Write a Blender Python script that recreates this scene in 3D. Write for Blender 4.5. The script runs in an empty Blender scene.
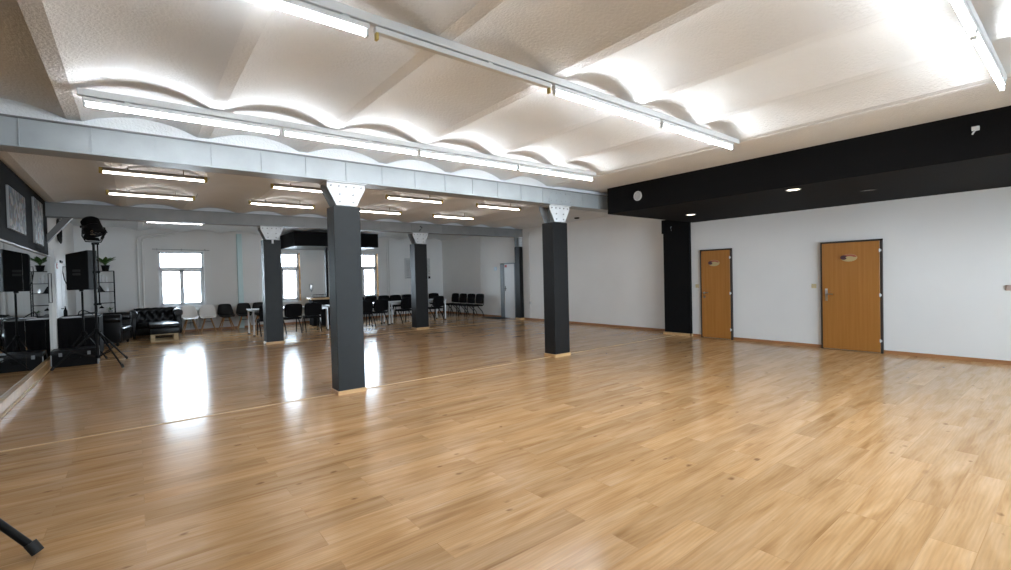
import bpy, bmesh, math, random
from math import sin, cos, pi, radians
from mathutils import Vector, Matrix

# ------------------------------------------------------------------ camera
scene = bpy.context.scene
C = scene.collection
YAW, PITCH, ROLL, CAM_H, F_PX = 0.66841, -0.01738, 0.02419, 1.4944, 467.56
cam_data = bpy.data.cameras.new('camera')
cam_data.sensor_width = 36.0
cam_data.lens = F_PX / 1011 * 36.0
cam_data.clip_start = 0.05
cam = bpy.data.objects.new('camera', cam_data)
C.objects.link(cam)
_f = Vector((sin(YAW) * cos(PITCH), cos(YAW) * cos(PITCH), sin(PITCH)))
_r = Vector((cos(YAW), -sin(YAW), 0))
_d = _f.cross(_r)
_r2 = cos(ROLL) * _r + sin(ROLL) * _d
_d2 = -sin(ROLL) * _r + cos(ROLL) * _d
_m = Matrix((( _r2.x, -_d2.x, -_f.x, 0), (_r2.y, -_d2.y, -_f.y, 0), (_r2.z, -_d2.z, -_f.z, CAM_H), (0, 0, 0, 1)))
cam.matrix_world = _m
scene.camera = cam

# ------------------------------------------------------------------ world, exposure
world = bpy.data.worlds.new('overcast_sky')
scene.world = world
world.use_nodes = True
bg = world.node_tree.nodes['Background']
# pale overcast sky above a much darker ground
_wt = world.node_tree
_tc = _wt.nodes.new('ShaderNodeTexCoord'); _sx = _wt.nodes.new('ShaderNodeSeparateXYZ'); _rp = _wt.nodes.new('ShaderNodeValToRGB')
_wt.links.new(_tc.outputs['Generated'], _sx.inputs[0]); _wt.links.new(_sx.outputs['Z'], _rp.inputs['Fac'])
_rp.color_ramp.elements[0].position = 0.0; _rp.color_ramp.elements[0].color = (0.74, 0.87, 1.0, 1)
_rp.color_ramp.elements[1].position = 0.6; _rp.color_ramp.elements[1].color = (0.70, 0.85, 1.0, 1)
_gm = _wt.nodes.new('ShaderNodeMapRange'); _gm.inputs['From Min'].default_value = -0.22; _gm.inputs['From Max'].default_value = -0.06
_gm.inputs['To Min'].default_value = 0.13; _gm.inputs['To Max'].default_value = 1.0
_wt.links.new(_sx.outputs['Z'], _gm.inputs['Value'])
_mm = _wt.nodes.new('ShaderNodeMix'); _mm.data_type = 'RGBA'; _mm.blend_type = 'MULTIPLY'; _mm.inputs['Factor'].default_value = 1.0
_wt.links.new(_rp.outputs['Color'], _mm.inputs['A']); _wt.links.new(_gm.outputs['Result'], _mm.inputs['B'])
_ym = _wt.nodes.new('ShaderNodeMapRange'); _ym.inputs['From Min'].default_value = -0.5; _ym.inputs['From Max'].default_value = 0.5
_ym.inputs['To Min'].default_value = 9.0; _ym.inputs['To Max'].default_value = 10.0
_wt.links.new(_sx.outputs['Y'], _ym.inputs['Value']); _wt.links.new(_ym.outputs['Result'], bg.inputs[1])
_wt.links.new(_mm.outputs['Result'], bg.inputs[0])
scene.view_settings.view_transform = 'Standard'
scene.view_settings.look = 'None'
scene.view_settings.gamma = 1.0
scene.view_settings.use_curve_mapping = False
scene.view_settings.exposure = 1.58
scene.cycles.max_bounces = 10
scene.cycles.diffuse_bounces = 6
scene.cycles.sample_clamp_indirect = 8.0
TUBE_FRONT = 21.5
TUBE_BACK = 7.0

# room numbers (metres; x across, y into the depth, z up)
XL, XR, XF = -1.343, 10.20, 10.60        # left wall, door wall, right wall of the far part
YB, Y1, Y2, YF = -2.6, 6.08, 12.38, 17.87  # wall behind, the two beams, window wall
ZS = 3.12                                # vault springing
# daylight portals in every window opening (they only guide sky light through the openings)
WIN_FAR = [(0.55, 1.74), (3.52, 4.66), (6.50, 7.62)]
WIN_Z = (0.81, 2.54)
WIN_FRONT = [(2.0, 4.2), (4.9, 7.1), (7.6, 9.8)]
WINF_Z = (0.60, 2.75)
def portal(x0, x1, z0, z1, y, rot):
    l = bpy.data.lights.new('window_portal', 'AREA')
    l.shape = 'RECTANGLE'; l.size = x1 - x0; l.size_y = z1 - z0
    l.cycles.is_portal = True
    o = bpy.data.objects.new('window_portal', l); C.objects.link(o)
    o.location = ((x0 + x1) / 2, y, (z0 + z1) / 2); o.rotation_euler = rot
for a, b in WIN_FAR: portal(a, b, *WIN_Z, YF + 0.28, (radians(-90), 0, 0))
for a, b in WIN_FRONT: portal(a, b, *WINF_Z, YB - 0.28, (radians(90), 0, 0))

random.seed(7)
# ------------------------------------------------------------------ materials
def _mat(name):
    m = bpy.data.materials.new(name); m.use_nodes = True
    nt = m.node_tree
    return m, nt, nt.nodes['Principled BSDF']
def plain(name, col, rough=0.5, metal=0.0, spec=0.5, bump=0.0, bscale=40.0, var=0.0, vscale=3.0, coat=0.0, bdist=0.01):
    m, nt, b = _mat(name)
    b.inputs['Base Color'].default_value = (*col, 1)
    b.inputs['Roughness'].default_value = rough
    b.inputs['Metallic'].default_value = metal
    b.inputs['Specular IOR Level'].default_value = spec
    b.inputs['Coat Weight'].default_value = coat
    tc = nt.nodes.new('ShaderNodeTexCoord')
    if bump:
        n = nt.nodes.new('ShaderNodeTexNoise'); n.inputs['Scale'].default_value = bscale
        n.inputs['Detail'].default_value = 4
        nt.links.new(tc.outputs['Object'], n.inputs['Vector'])
        bp = nt.nodes.new('ShaderNodeBump'); bp.inputs['Strength'].default_value = bump
        bp.inputs['Distance'].default_value = bdist
        nt.links.new(n.outputs['Fac'], bp.inputs['Height'])
        nt.links.new(bp.outputs['Normal'], b.inputs['Normal'])
    if var:
        n = nt.nodes.new('ShaderNodeTexNoise'); n.inputs['Scale'].default_value = vscale
        n.inputs['Detail'].default_value = 5
        nt.links.new(tc.outputs['Object'], n.inputs['Vector'])
        r = nt.nodes.new('ShaderNodeValToRGB')
        r.color_ramp.elements[0].position = 0.3; r.color_ramp.elements[1].position = 0.7
        r.color_ramp.elements[0].color = (*[c * (1 - var) for c in col], 1)
        r.color_ramp.elements[1].color = (*[min(1, c * (1 + var)) for c in col], 1)
        nt.links.new(n.outputs['Fac'], r.inputs['Fac'])
        nt.links.new(r.outputs['Color'], b.inputs['Base Color'])
    return m
def emit(name, col, s):
    m, nt, b = _mat(name)
    b.inputs['Base Color'].default_value = (0.9, 0.9, 0.9, 1)
    b.inputs['Emission Color'].default_value = (*col, 1)
    b.inputs['Emission Strength'].default_value = s
    return m
def wood(name, c0, c1, axis=2, scale=6.0, stretch=0.06, rough=0.4, coat=0.0):
    m, nt, b = _mat(name)
    tc = nt.nodes.new('ShaderNodeTexCoord'); mp = nt.nodes.new('ShaderNodeMapping')
    s = [1.0, 1.0, 1.0]; s[axis] = stretch
    mp.inputs['Scale'].default_value = s
    nt.links.new(tc.outputs['Object'], mp.inputs['Vector'])
    n = nt.nodes.new('ShaderNodeTexNoise'); n.inputs['Scale'].default_value = scale
    n.inputs['Detail'].default_value = 8; n.inputs['Roughness'].default_value = 0.65
    nt.links.new(mp.outputs['Vector'], n.inputs['Vector'])
    r = nt.nodes.new('ShaderNodeValToRGB')
    r.color_ramp.elements[0].position = 0.32; r.color_ramp.elements[1].position = 0.68
    r.color_ramp.elements[0].color = (*c0, 1); r.color_ramp.elements[1].color = (*c1, 1)
    nt.links.new(n.outputs['Fac'], r.inputs['Fac'])
    nt.links.new(r.outputs['Color'], b.inputs['Base Color'])
    b.inputs['Roughness'].default_value = rough
    b.inputs['Coat Weight'].default_value = coat
    b.inputs['Coat Roughness'].default_value = 0.1
    return m
def floor_material():
    m, nt, b = _mat('oak_laminate')
    N, L = nt.nodes.new, nt.links.new
    tc = N('ShaderNodeTexCoord')
    br = N('ShaderNodeTexBrick')
    br.inputs['Color1'].default_value = (0, 0, 0, 1); br.inputs['Color2'].default_value = (1, 1, 1, 1)
    br.inputs['Mortar'].default_value = (0.5, 0.5, 0.5, 1)
    br.inputs['Scale'].default_value = 1.0
    br.inputs['Mortar Size'].default_value = 0.0022
    br.inputs['Mortar Smooth'].default_value = 0.3
    br.inputs['Brick Width'].default_value = 1.29
    br.inputs['Row Height'].default_value = 0.193
    br.offset = 0.37; br.offset_frequency = 2; br.squash = 1.0
    L(tc.outputs['Object'], br.inputs['Vector'])
    sep = N('ShaderNodeSeparateColor'); L(br.outputs['Color'], sep.inputs['Color'])
    # stretched grain, different in each plank (4D noise offset by plank)
    mp = N('ShaderNodeMapping'); mp.inputs['Scale'].default_value = (0.8, 7.0, 1.0)
    L(tc.outputs['Object'], mp.inputs['Vector'])
    mul = N('ShaderNodeMath'); mul.operation = 'MULTIPLY'; mul.inputs[1].default_value = 37.0
    L(sep.outputs['Red'], mul.inputs[0])
    n1 = N('ShaderNodeTexNoise'); n1.noise_dimensions = '4D'
    n1.inputs['Scale'].default_value = 1.6; n1.inputs['Detail'].default_value = 7; n1.inputs['Roughness'].default_value = 0.5
    n1.inputs['Distortion'].default_value = 0.8
    L(mp.outputs['Vector'], n1.inputs['Vector']); L(mul.outputs[0], n1.inputs['W'])
    mp2 = N('ShaderNodeMapping'); mp2.inputs['Scale'].default_value = (4.0, 90.0, 1.0)
    L(tc.outputs['Object'], mp2.inputs['Vector'])
    n2 = N('ShaderNodeTexNoise'); n2.noise_dimensions = '4D'
    n2.inputs['Scale'].default_value = 1.2; n2.inputs['Detail'].default_value = 4
    L(mp2.outputs['Vector'], n2.inputs['Vector']); L(mul.outputs[0], n2.inputs['W'])
    r1 = N('ShaderNodeValToRGB'); e = r1.color_ramp.elements
    e[0].position = 0.22; e[0].color = (0.35, 0.18, 0.073, 1)
    e[1].position = 0.72; e[1].color = (0.63, 0.408, 0.232, 1)
    x = e.new(0.42); x.color = (0.50, 0.288, 0.128, 1)
    x = e.new(0.55); x.color = (0.57, 0.349, 0.173, 1)
    L(n1.outputs['Fac'], r1.inputs['Fac'])
    # plank tone
    tone = N('ShaderNodeMapRange'); tone.inputs['To Min'].default_value = 0.88; tone.inputs['To Max'].default_value = 1.10
    L(sep.outputs['Red'], tone.inputs['Value'])
    mx = N('ShaderNodeMix'); mx.data_type = 'RGBA'; mx.blend_type = 'MULTIPLY'; mx.inputs['Factor'].default_value = 1.0
    L(r1.outputs['Color'], mx.inputs['A']); L(tone.outputs['Result'], mx.inputs['B'])
    fine = N('ShaderNodeMapRange'); fine.inputs['From Min'].default_value = 0.3; fine.inputs['From Max'].default_value = 0.7
    fine.inputs['To Min'].default_value = 0.93; fine.inputs['To Max'].default_value = 1.05
    L(n2.outputs['Fac'], fine.inputs['Value'])
    mx2 = N('ShaderNodeMix'); mx2.data_type = 'RGBA'; mx2.blend_type = 'MULTIPLY'; mx2.inputs['Factor'].default_value = 1.0
    L(mx.outputs['Result'], mx2.inputs['A']); L(fine.outputs['Result'], mx2.inputs['B'])
    # knots
    mp3 = N('ShaderNodeMapping'); mp3.inputs['Scale'].default_value = (2.0, 5.2, 1.0)
    L(tc.outputs['Object'], mp3.inputs['Vector'])
    nd = N('ShaderNodeTexNoise'); nd.inputs['Scale'].default_value = 6.0
    L(mp3.outputs['Vector'], nd.inputs['Vector'])
    ad = N('ShaderNodeMix'); ad.data_type = 'RGBA'; ad.inputs['Factor'].default_value = 0.12
    L(mp3.outputs['Vector'], ad.inputs['A']); L(nd.outputs['Color'], ad.inputs['B'])
    vo = N('ShaderNodeTexVoronoi'); vo.inputs['Scale'].default_value = 1.15
    L(ad.outputs['Result'], vo.inputs['Vector'])
    kr = N('ShaderNodeMapRange'); kr.inputs['From Min'].default_value = 0.03; kr.inputs['From Max'].default_value = 0.17
    kr.inputs['To Min'].default_value = 0.40; kr.inputs['To Max'].default_value = 0.0
    L(vo.outputs['Distance'], kr.inputs['Value'])
    mx3 = N('ShaderNodeMix'); mx3.data_type = 'RGBA'
    L(kr.outputs['Result'], mx3.inputs['Factor']); L(mx2.outputs['Result'], mx3.inputs['A'])
    mx3.inputs['B'].default_value = (0.23, 0.11, 0.045, 1)
    # fine cathedral grain lines
    wv = N('ShaderNodeTexWave'); wv.bands_direction = 'Y'; wv.inputs['Scale'].default_value = 3.2
    wv.inputs['Distortion'].default_value = 16.0; wv.inputs['Detail'].default_value = 3.0; wv.inputs['Detail Scale'].default_value = 0.5
    mpw = N('ShaderNodeMapping'); mpw.inputs['Scale'].default_value = (0.55, 4.5, 1.0)
    cmb = N('ShaderNodeCombineXYZ'); L(mul.outputs[0], cmb.inputs['X']); L(mul.outputs[0], cmb.inputs['Y'])
    L(tc.outputs['Object'], mpw.inputs['Vector']); L(cmb.outputs[0], mpw.inputs['Location']); L(mpw.outputs['Vector'], wv.inputs['Vector'])
    wr = N('ShaderNodeMapRange'); wr.inputs['To Min'].default_value = 0.945; wr.inputs['To Max'].default_value = 1.03
    L(wv.outputs['Fac'], wr.inputs['Value'])
    mxw = N('ShaderNodeMix'); mxw.data_type = 'RGBA'; mxw.blend_type = 'MULTIPLY'; mxw.inputs['Factor'].default_value = 1.0
    L(mx3.outputs['Result'], mxw.inputs['A']); L(wr.outputs['Result'], mxw.inputs['B'])
    # many small dark knots
    mp5 = N('ShaderNodeMapping'); mp5.inputs['Scale'].default_value = (5.2, 9.0, 1.0)
    L(tc.outputs['Object'], mp5.inputs['Vector'])
    v5 = N('ShaderNodeTexVoronoi'); v5.inputs['Scale'].default_value = 1.0; n5 = N('ShaderNodeTexNoise'); n5.inputs['Scale'].default_value = 3.0; n5.inputs['Detail'].default_value = 3
    L(mp5.outputs['Vector'], n5.inputs['Vector'])
    d5 = N('ShaderNodeMix'); d5.data_type = 'RGBA'; d5.inputs['Factor'].default_value = 0.20
    L(mp5.outputs['Vector'], d5.inputs['A']); L(n5.outputs['Color'], d5.inputs['B']); L(d5.outputs['Result'], v5.inputs['Vector'])
    sc5 = N('ShaderNodeSeparateColor'); L(v5.outputs['Color'], sc5.inputs['Color'])
    th = N('ShaderNodeMapRange'); th.inputs['From Min'].default_value = 0.45; th.inputs['From Max'].default_value = 1.0
    th.inputs['To Min'].default_value = 0.0; th.inputs['To Max'].default_value = 0.14
    L(sc5.outputs['Red'], th.inputs['Value'])
    k5 = N('ShaderNodeMath'); k5.operation = 'SUBTRACT'; L(th.outputs['Result'], k5.inputs[0]); L(v5.outputs['Distance'], k5.inputs[1])
    k6 = N('ShaderNodeMapRange'); k6.inputs['From Min'].default_value = -0.05; k6.inputs['From Max'].default_value = 0.05
    k6.inputs['To Min'].default_value = 0.0; k6.inputs['To Max'].default_value = 0.75
    L(k5.outputs[0], k6.inputs['Value'])
    mxk = N('ShaderNodeMix'); mxk.data_type = 'RGBA'
    L(k6.outputs['Result'], mxk.inputs['Factor']); L(mxw.outputs['Result'], mxk.inputs['A']); mxk.inputs['B'].default_value = (0.20, 0.095, 0.04, 1)
    # joints
    mx4 = N('ShaderNodeMix'); mx4.data_type = 'RGBA'
    jf = N('ShaderNodeMath'); jf.operation = 'MULTIPLY'; jf.inputs[1].default_value = 0.22
    L(br.outputs['Fac'], jf.inputs[0]); L(jf.outputs[0], mx4.inputs['Factor'])
    L(mxk.outputs['Result'], mx4.inputs['A']); mx4.inputs['B'].default_value = (0.2, 0.1, 0.04, 1)
    L(mx4.outputs['Result'], b.inputs['Base Color'])
    # gentle unevenness of the boards and a satin lacquer
    bn = N('ShaderNodeBump'); bn.inputs['Strength'].default_value = 0.06; bn.inputs['Distance'].default_value = 0.004
    L(n2.outputs['Fac'], bn.inputs['Height']); L(bn.outputs['Normal'], b.inputs['Normal'])
    b.inputs['Roughness'].default_value = 0.17
    b.inputs['Specular IOR Level'].default_value = 0.32
    return m
def glass_material():
    m = bpy.data.materials.new('window_glass'); m.use_nodes = True
    nt = m.node_tree; nt.nodes.clear()
    o = nt.nodes.new('ShaderNodeOutputMaterial'); mix = nt.nodes.new('ShaderNodeMixShader')
    t = nt.nodes.new('ShaderNodeBsdfTransparent'); g = nt.nodes.new('ShaderNodeBsdfGlossy')
    t.inputs['Color'].default_value = (0.97, 0.98, 0.98, 1)
    g.inputs['Roughness'].default_value = 0.02
    fr = nt.nodes.new('ShaderNodeFresnel'); fr.inputs['IOR'].default_value = 1.35
    nt.links.new(fr.outputs[0], mix.inputs[0]); nt.links.new(t.outputs[0], mix.inputs[1]); nt.links.new(g.outputs[0], mix.inputs[2])
    nt.links.new(mix.outputs[0], o.inputs[0])
    return m
def collage(name, seed):
    m, nt, b = _mat(name)
    N, L = nt.nodes.new, nt.links.new
    tc = N('ShaderNodeTexCoord'); mp = N('ShaderNodeMapping'); mp.inputs['Location'].default_value = (seed, seed * 2, seed)
    L(tc.outputs['Object'], mp.inputs['Vector'])
    v = N('ShaderNodeTexVoronoi'); v.inputs['Scale'].default_value = 13.0
    L(mp.outputs['Vector'], v.inputs['Vector'])
    s = N('ShaderNodeSeparateColor'); L(v.outputs['Color'], s.inputs['Color'])
    r = N('ShaderNodeValToRGB'); r.color_ramp.interpolation = 'CONSTANT'
    cols = [(0.0, (0.04, 0.04, 0.045)), (0.22, (0.33, 0.32, 0.29)), (0.42, (0.10, 0.12, 0.16)), (0.55, (0.33, 0.32, 0.29)),
            (0.72, (0.03, 0.03, 0.033)), (0.84, (0.20, 0.03, 0.03)), (0.90, (0.2, 0.11, 0.05)), (0.95, (0.07, 0.12, 0.20))]
    e = r.color_ramp.elements
    e[0].position = 0; e[0].color = (*cols[0][1], 1); e[1].position = cols[1][0]; e[1].color = (*cols[1][1], 1)
    for p, c in cols[2:]:
        q = e.new(p); q.color = (*c, 1)
    L(s.outputs['Red'], r.inputs['Fac'])
    n = N('ShaderNodeTexNoise'); n.inputs['Scale'].default_value = 25; L(mp.outputs['Vector'], n.inputs['Vector'])
    mx = N('ShaderNodeMix'); mx.data_type = 'RGBA'; mx.blend_type = 'MULTIPLY'; mx.inputs['Factor'].default_value = 0.8
    L(r.outputs['Color'], mx.inputs['A']); L(n.outputs['Color'], mx.inputs['B'])
    L(mx.outputs['Result'], b.inputs['Base Color'])
    b.inputs['Roughness'].default_value = 0.5
    return m
def steel_paint(name, col, rough=0.4):
    return plain(name, col, rough, 0.0, 0.5, 0.08, 60, 0.10, 5)

M = dict(
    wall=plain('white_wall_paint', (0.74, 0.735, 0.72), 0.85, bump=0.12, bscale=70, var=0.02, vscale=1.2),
    wallfar=plain('white_wall_paint_far_lightened', (0.78, 0.78, 0.77), 0.85, bump=0.15, bscale=60, var=0.02, vscale=1.2),  # same white paint, lightened a little to make up for dim light
    wallright=plain('white_wall_paint_right_lightened', (0.87, 0.87, 0.855), 0.85, bump=0.15, bscale=60, var=0.02, vscale=1.2),  # white paint again, colour raised in place of missing light on this wall
    stucco=plain('white_ceiling_stucco', (0.77, 0.805, 0.83), 1.0, spec=0.05, bump=0.32, bscale=44, bdist=0.025, var=0.025, vscale=2.0),
    floor=floor_material(),
    skirting=wood('skirting_wood', (0.30, 0.13, 0.05), (0.44, 0.21, 0.09), 1, 12, 0.05, 0.4),
    trimwood=wood('light_trim_wood', (0.50, 0.30, 0.13), (0.66, 0.43, 0.21), 0, 14, 0.06, 0.4),
    doorwood=wood('alder_door_veneer', (0.33, 0.130, 0.020), (0.40, 0.17, 0.034), 2, 26, 0.025, 0.42),
    legwood=wood('beech_leg_wood', (0.42, 0.23, 0.10), (0.55, 0.33, 0.16), 2, 20, 0.1, 0.4),
    pallet=wood('raw_pallet_wood', (0.45, 0.34, 0.19), (0.62, 0.49, 0.30), 0, 14, 0.1, 0.7),
    counter=wood('oak_counter_top', (0.40, 0.24, 0.10), (0.55, 0.36, 0.17), 0, 10, 0.06, 0.35),
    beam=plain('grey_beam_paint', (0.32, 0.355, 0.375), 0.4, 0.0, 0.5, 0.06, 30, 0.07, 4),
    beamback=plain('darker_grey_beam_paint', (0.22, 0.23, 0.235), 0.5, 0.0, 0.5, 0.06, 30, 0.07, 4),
    plate=plain('light_grey_plate_paint', (0.62, 0.65, 0.67), 0.4, 0.0, 0.5, 0.1, 50, 0.08, 9),
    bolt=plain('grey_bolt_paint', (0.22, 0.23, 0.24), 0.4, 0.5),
    anthracite=plain('anthracite_panel', (0.008, 0.0098, 0.0102), 0.5, spec=0.28, bump=0.1, bscale=120, var=0.12, vscale=8),
    anthracite_dark=plain('black_panel', (0.006, 0.0062, 0.0068), 0.45, spec=0.3, bump=0.1, bscale=120, var=0.12, vscale=8),
    black=plain('black_wall_paint', (0.006, 0.006, 0.0065), 0.75, spec=0.1, bump=0.2, bscale=60),
    blackband=plain('dark_grey_wall_paint', (0.0065, 0.0065, 0.0068), 0.8, spec=0.08, bump=0.1, bscale=60),
    frame=plain('dark_brown_steel_frame', (0.028, 0.020, 0.016), 0.45),
    greyframe=plain('grey_steel_frame', (0.16, 0.18, 0.20), 0.45),
    whitedoor=plain('white_door_paint', (0.72, 0.73, 0.74), 0.4),
    white=plain('white_enamel', (0.62, 0.64, 0.64), 0.45),
    plastic=plain('white_window_plastic', (0.80, 0.82, 0.84), 0.3),
    cream=plain('cream_switch_plastic', (0.62, 0.52, 0.30), 0.4),
    chrome=plain('brushed_steel', (0.60, 0.60, 0.61), 0.28, 1.0),
    silver=plain('silver_tube_paint', (0.62, 0.63, 0.65), 0.3, 0.7),
    tabletop=plain('pale_grey_table_top', (0.55, 0.57, 0.60), 0.3, var=0.03),
    fabric=plain('black_seat_fabric', (0.005, 0.005, 0.006), 0.9, spec=0.15, bump=0.2, bscale=200),
    blackmetal=plain('black_metal', (0.005, 0.005, 0.0055), 0.5, 0.0, 0.15),
    blackplastic=plain('black_plastic', (0.004, 0.004, 0.0045), 0.6, spec=0.12, bump=0.05, bscale=150),
    rubber=plain('black_rubber', (0.01, 0.01, 0.01), 0.7),
    leather=plain('black_leather', (0.0035, 0.0035, 0.004), 0.33, spec=0.2, bump=0.12, bscale=45),
    shellwhite=plain('white_seat_shell', (0.88, 0.86, 0.83), 0.35),
    shellblack=plain('black_seat_shell', (0.007, 0.007, 0.008), 0.4, spec=0.3),
    cushion_pale=plain('pale_seat_cushion', (0.66, 0.60, 0.56), 0.7),
    teal=plain('pale_teal_pipe_paint', (0.55, 0.72, 0.73), 0.4),
    brass=plain('yellowed_lamp_holder', (0.48, 0.36, 0.10), 0.45),
    lampbody=plain('dull_lamp_housing', (0.20, 0.18, 0.15), 0.7),
    leaf=plain('green_leaf', (0.055, 0.12, 0.028), 0.45, var=0.3, vscale=20),
    glass=glass_material(),
    mirror=plain('mirror_silver', (0.70, 0.74, 0.74), 0.015, 1.0),
    paper=plain('white_paper', (0.75, 0.76, 0.78), 0.6),
    red=plain('red_sign_plastic', (0.42, 0.03, 0.03), 0.4),
    blue=plain('pale_blue_sign', (0.35, 0.58, 0.75), 0.4),
    poster=plain('pale_grey_poster', (0.56, 0.57, 0.57), 0.5),
    ink=plain('grey_print_ink', (0.26, 0.27, 0.28), 0.7),
    orange=plain('orange_brown_fringe', (0.50, 0.27, 0.12), 0.7),
    tube=emit('lit_tube_neutral', (0.94, 0.97, 1.0), TUBE_FRONT),
    tubeback=emit('lit_tube_warm', (1.0, 0.93, 0.88), TUBE_BACK),
    downlit=emit('lit_downlight_lens', (1.0, 0.88, 0.72), 2.2),
    downoff=plain('unlit_downlight_lens', (0.10, 0.09, 0.085), 0.25),
    lens=plain('amber_lamp_lens', (0.62, 0.56, 0.44), 0.15),
    maroon=plain('dark_maroon_print', (0.07, 0.03, 0.04), 0.4),
    signred=plain('dull_red_print', (0.36, 0.10, 0.06), 0.4),
    signcream=plain('cream_print', (0.45, 0.36, 0.18), 0.4),
    mat=plain('dark_door_mat', (0.020, 0.022, 0.025), 0.95, bump=0.5, bscale=150),
    grey=plain('mid_grey_plastic', (0.33, 0.34, 0.35), 0.45),
    vent=plain('pale_grille_plastic', (0.42, 0.43, 0.44), 0.4),
    hoodunder=plain('underside_reflected_light', (0.16, 0.175, 0.17), 0.4),  # canopy underside painted paler to carry the reflected window light
)

# ------------------------------------------------------------------ mesh helpers
class MB:
    """collects shapes; build() links them as one mesh object"""
    def __init__(s): s.bm = bmesh.new()
    def _v(s, pts): return [s.bm.verts.new(p) for p in pts]
    def box(s, x0, y0, z0, x1, y1, z1, bevel=0.0, seg=2):
        t = bmesh.new()
        bmesh.ops.create_cube(t, size=1.0)
        for v in t.verts:
            v.co = Vector(((x0 + x1) / 2 + v.co.x * (x1 - x0), (y0 + y1) / 2 + v.co.y * (y1 - y0), (z0 + z1) / 2 + v.co.z * (z1 - z0)))
        if bevel: bmesh.ops.bevel(t, geom=t.edges[:], offset=bevel, segments=seg, affect='EDGES', profile=0.5)
        s.add(t); return s
    def add(s, t, mtx=None):
        if mtx is not None: t.transform(mtx)
        me = bpy.data.meshes.new('tmp'); t.to_mesh(me); t.free()
        s.bm.from_mesh(me); bpy.data.meshes.remove(me)
    def obox(s, size, mtx, bevel=0.0):
        m = MB(); m.box(-size[0] / 2, -size[1] / 2, -size[2] / 2, size[0] / 2, size[1] / 2, size[2] / 2, bevel)
        s.add(m.bm, mtx); return s
    def cyl(s, p, q, r, r2=None, seg=12, caps=True):
        p, q = Vector(p), Vector(q); d = q - p
        t = bmesh.new()
        bmesh.ops.create_cone(t, cap_ends=caps, segments=seg, radius1=r, radius2=r if r2 is None else r2, depth=d.length)
        s.add(t, Matrix.Translation((p + q) / 2) @ d.to_track_quat('Z', 'Y').to_matrix().to_4x4()); return s
    def tube(s, pts, r, seg=8, closed=False):
        pts = [Vector(p) for p in pts]; n = len(pts); rings = []
        up = Vector((0.13, 0.21, 0.97))
        for i in range(n):
            a = pts[i - 1] if (i or closed) else pts[i]
            b = pts[(i + 1) % n] if (i < n - 1 or closed) else pts[i]
            t = (b - a).normalized()
            u = t.cross(up)
            if u.length < 0.05: u = t.cross(Vector((1, 0, 0)))
            u.normalize(); w = t.cross(u).normalized()
            rings.append(s._v([pts[i] + r * (cos(2 * pi * k / seg) * u + sin(2 * pi * k / seg) * w) for k in range(seg)]))
        m = n if closed else n - 1
        for i in range(m):
            A, B = rings[i], rings[(i + 1) % n]
            for k in range(seg): s.bm.faces.new((A[k], A[(k + 1) % seg], B[(k + 1) % seg], B[k]))
        if not closed:
            s.bm.faces.new(rings[0][::-1]); s.bm.faces.new(rings[-1])
        return s
    def lathe(s, prof, seg=16, mtx=None):
        t = bmesh.new(); rings = []
        for r, z in prof: rings.append([t.verts.new((r * cos(2 * pi * k / seg), r * sin(2 * pi * k / seg), z)) for k in range(seg)])
        for A, B in zip(rings, rings[1:]):
            for k in range(seg): t.faces.new((A[k], A[(k + 1) % seg], B[(k + 1) % seg], B[k]))
        t.faces.new(rings[0][::-1]); t.faces.new(rings[-1])
        s.add(t, mtx); return s
    def prism(s, poly, d, mtx=None):
        """poly in local xz, extruded along +y by d"""
        t = bmesh.new()
        a = [t.verts.new((x, 0, z)) for x, z in poly]; b = [t.verts.new((x, d, z)) for x, z in poly]
        t.faces.new(a); t.faces.new(b[::-1]); n = len(poly)
        for i in range(n): t.faces.new((a[i], b[i], b[(i + 1) % n], a[(i + 1) % n]))
        s.add(t, mtx); return s
    def grid(s, f, nu, nv, mtx=None):
        V = [[s.bm.verts.new(f(i / nu, j / nv)) for j in range(nv + 1)] for i in range(nu + 1)]
        for i in range(nu):
            for j in range(nv): s.bm.faces.new((V[i][j], V[i + 1][j], V[i + 1][j + 1], V[i][j + 1]))
        return V
    def build(s, name, mat, parent=None, smooth=False, solid=0.0, sub=0, sharp=38):
        bmesh.ops.recalc_face_normals(s.bm, faces=s.bm.faces[:])
        me = bpy.data.meshes.new(name); s.bm.to_mesh(me); s.bm.free()
        me.materials.append(M[mat] if isinstance(mat, str) else mat)
        if smooth:
            me.polygons.foreach_set('use_smooth', [True] * len(me.polygons))
            me.set_sharp_from_angle(angle=radians(sharp))
        o = bpy.data.objects.new(name, me); C.objects.link(o)
        if solid:
            md = o.modifiers.new('thickness', 'SOLIDIFY'); md.thickness = solid; md.offset = 0
        if sub:
            md = o.modifiers.new('round', 'SUBSURF'); md.levels = sub; md.render_levels = sub
        if parent is not None: o.parent = parent
        return o
def tag(o, label, cat, group=None):
    o['label'] = label; o['category'] = cat
    if group: o['group'] = group
    return o
def thing(name, label, cat, loc=(0, 0, 0), rz=0.0, group=None):
    o = bpy.data.objects.new(name, None); C.objects.link(o)
    o.empty_display_size = 0.1
    o.location = loc; o.rotation_euler = (0, 0, rz)
    return tag(o, label, cat, group)
def struct(o): o['kind'] = 'structure'; return o
def dup(root, loc, rz, label, group=None):
    r = root.copy(); C.objects.link(r); r.location = loc; r.rotation_euler = (0, 0, rz); r['label'] = label
    if group: r['group'] = group
    for ch in list(root.children):
        c = ch.copy(); C.objects.link(c); c.parent = r
        for g in list(ch.children):
            d = g.copy(); C.objects.link(d); d.parent = c
    return r
def T(x, y, z, rx=0, ry=0, rz=0):
    return Matrix.Translation((x, y, z)) @ Matrix.Rotation(rz, 4, 'Z') @ Matrix.Rotation(ry, 4, 'Y') @ Matrix.Rotation(rx, 4, 'X')

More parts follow.
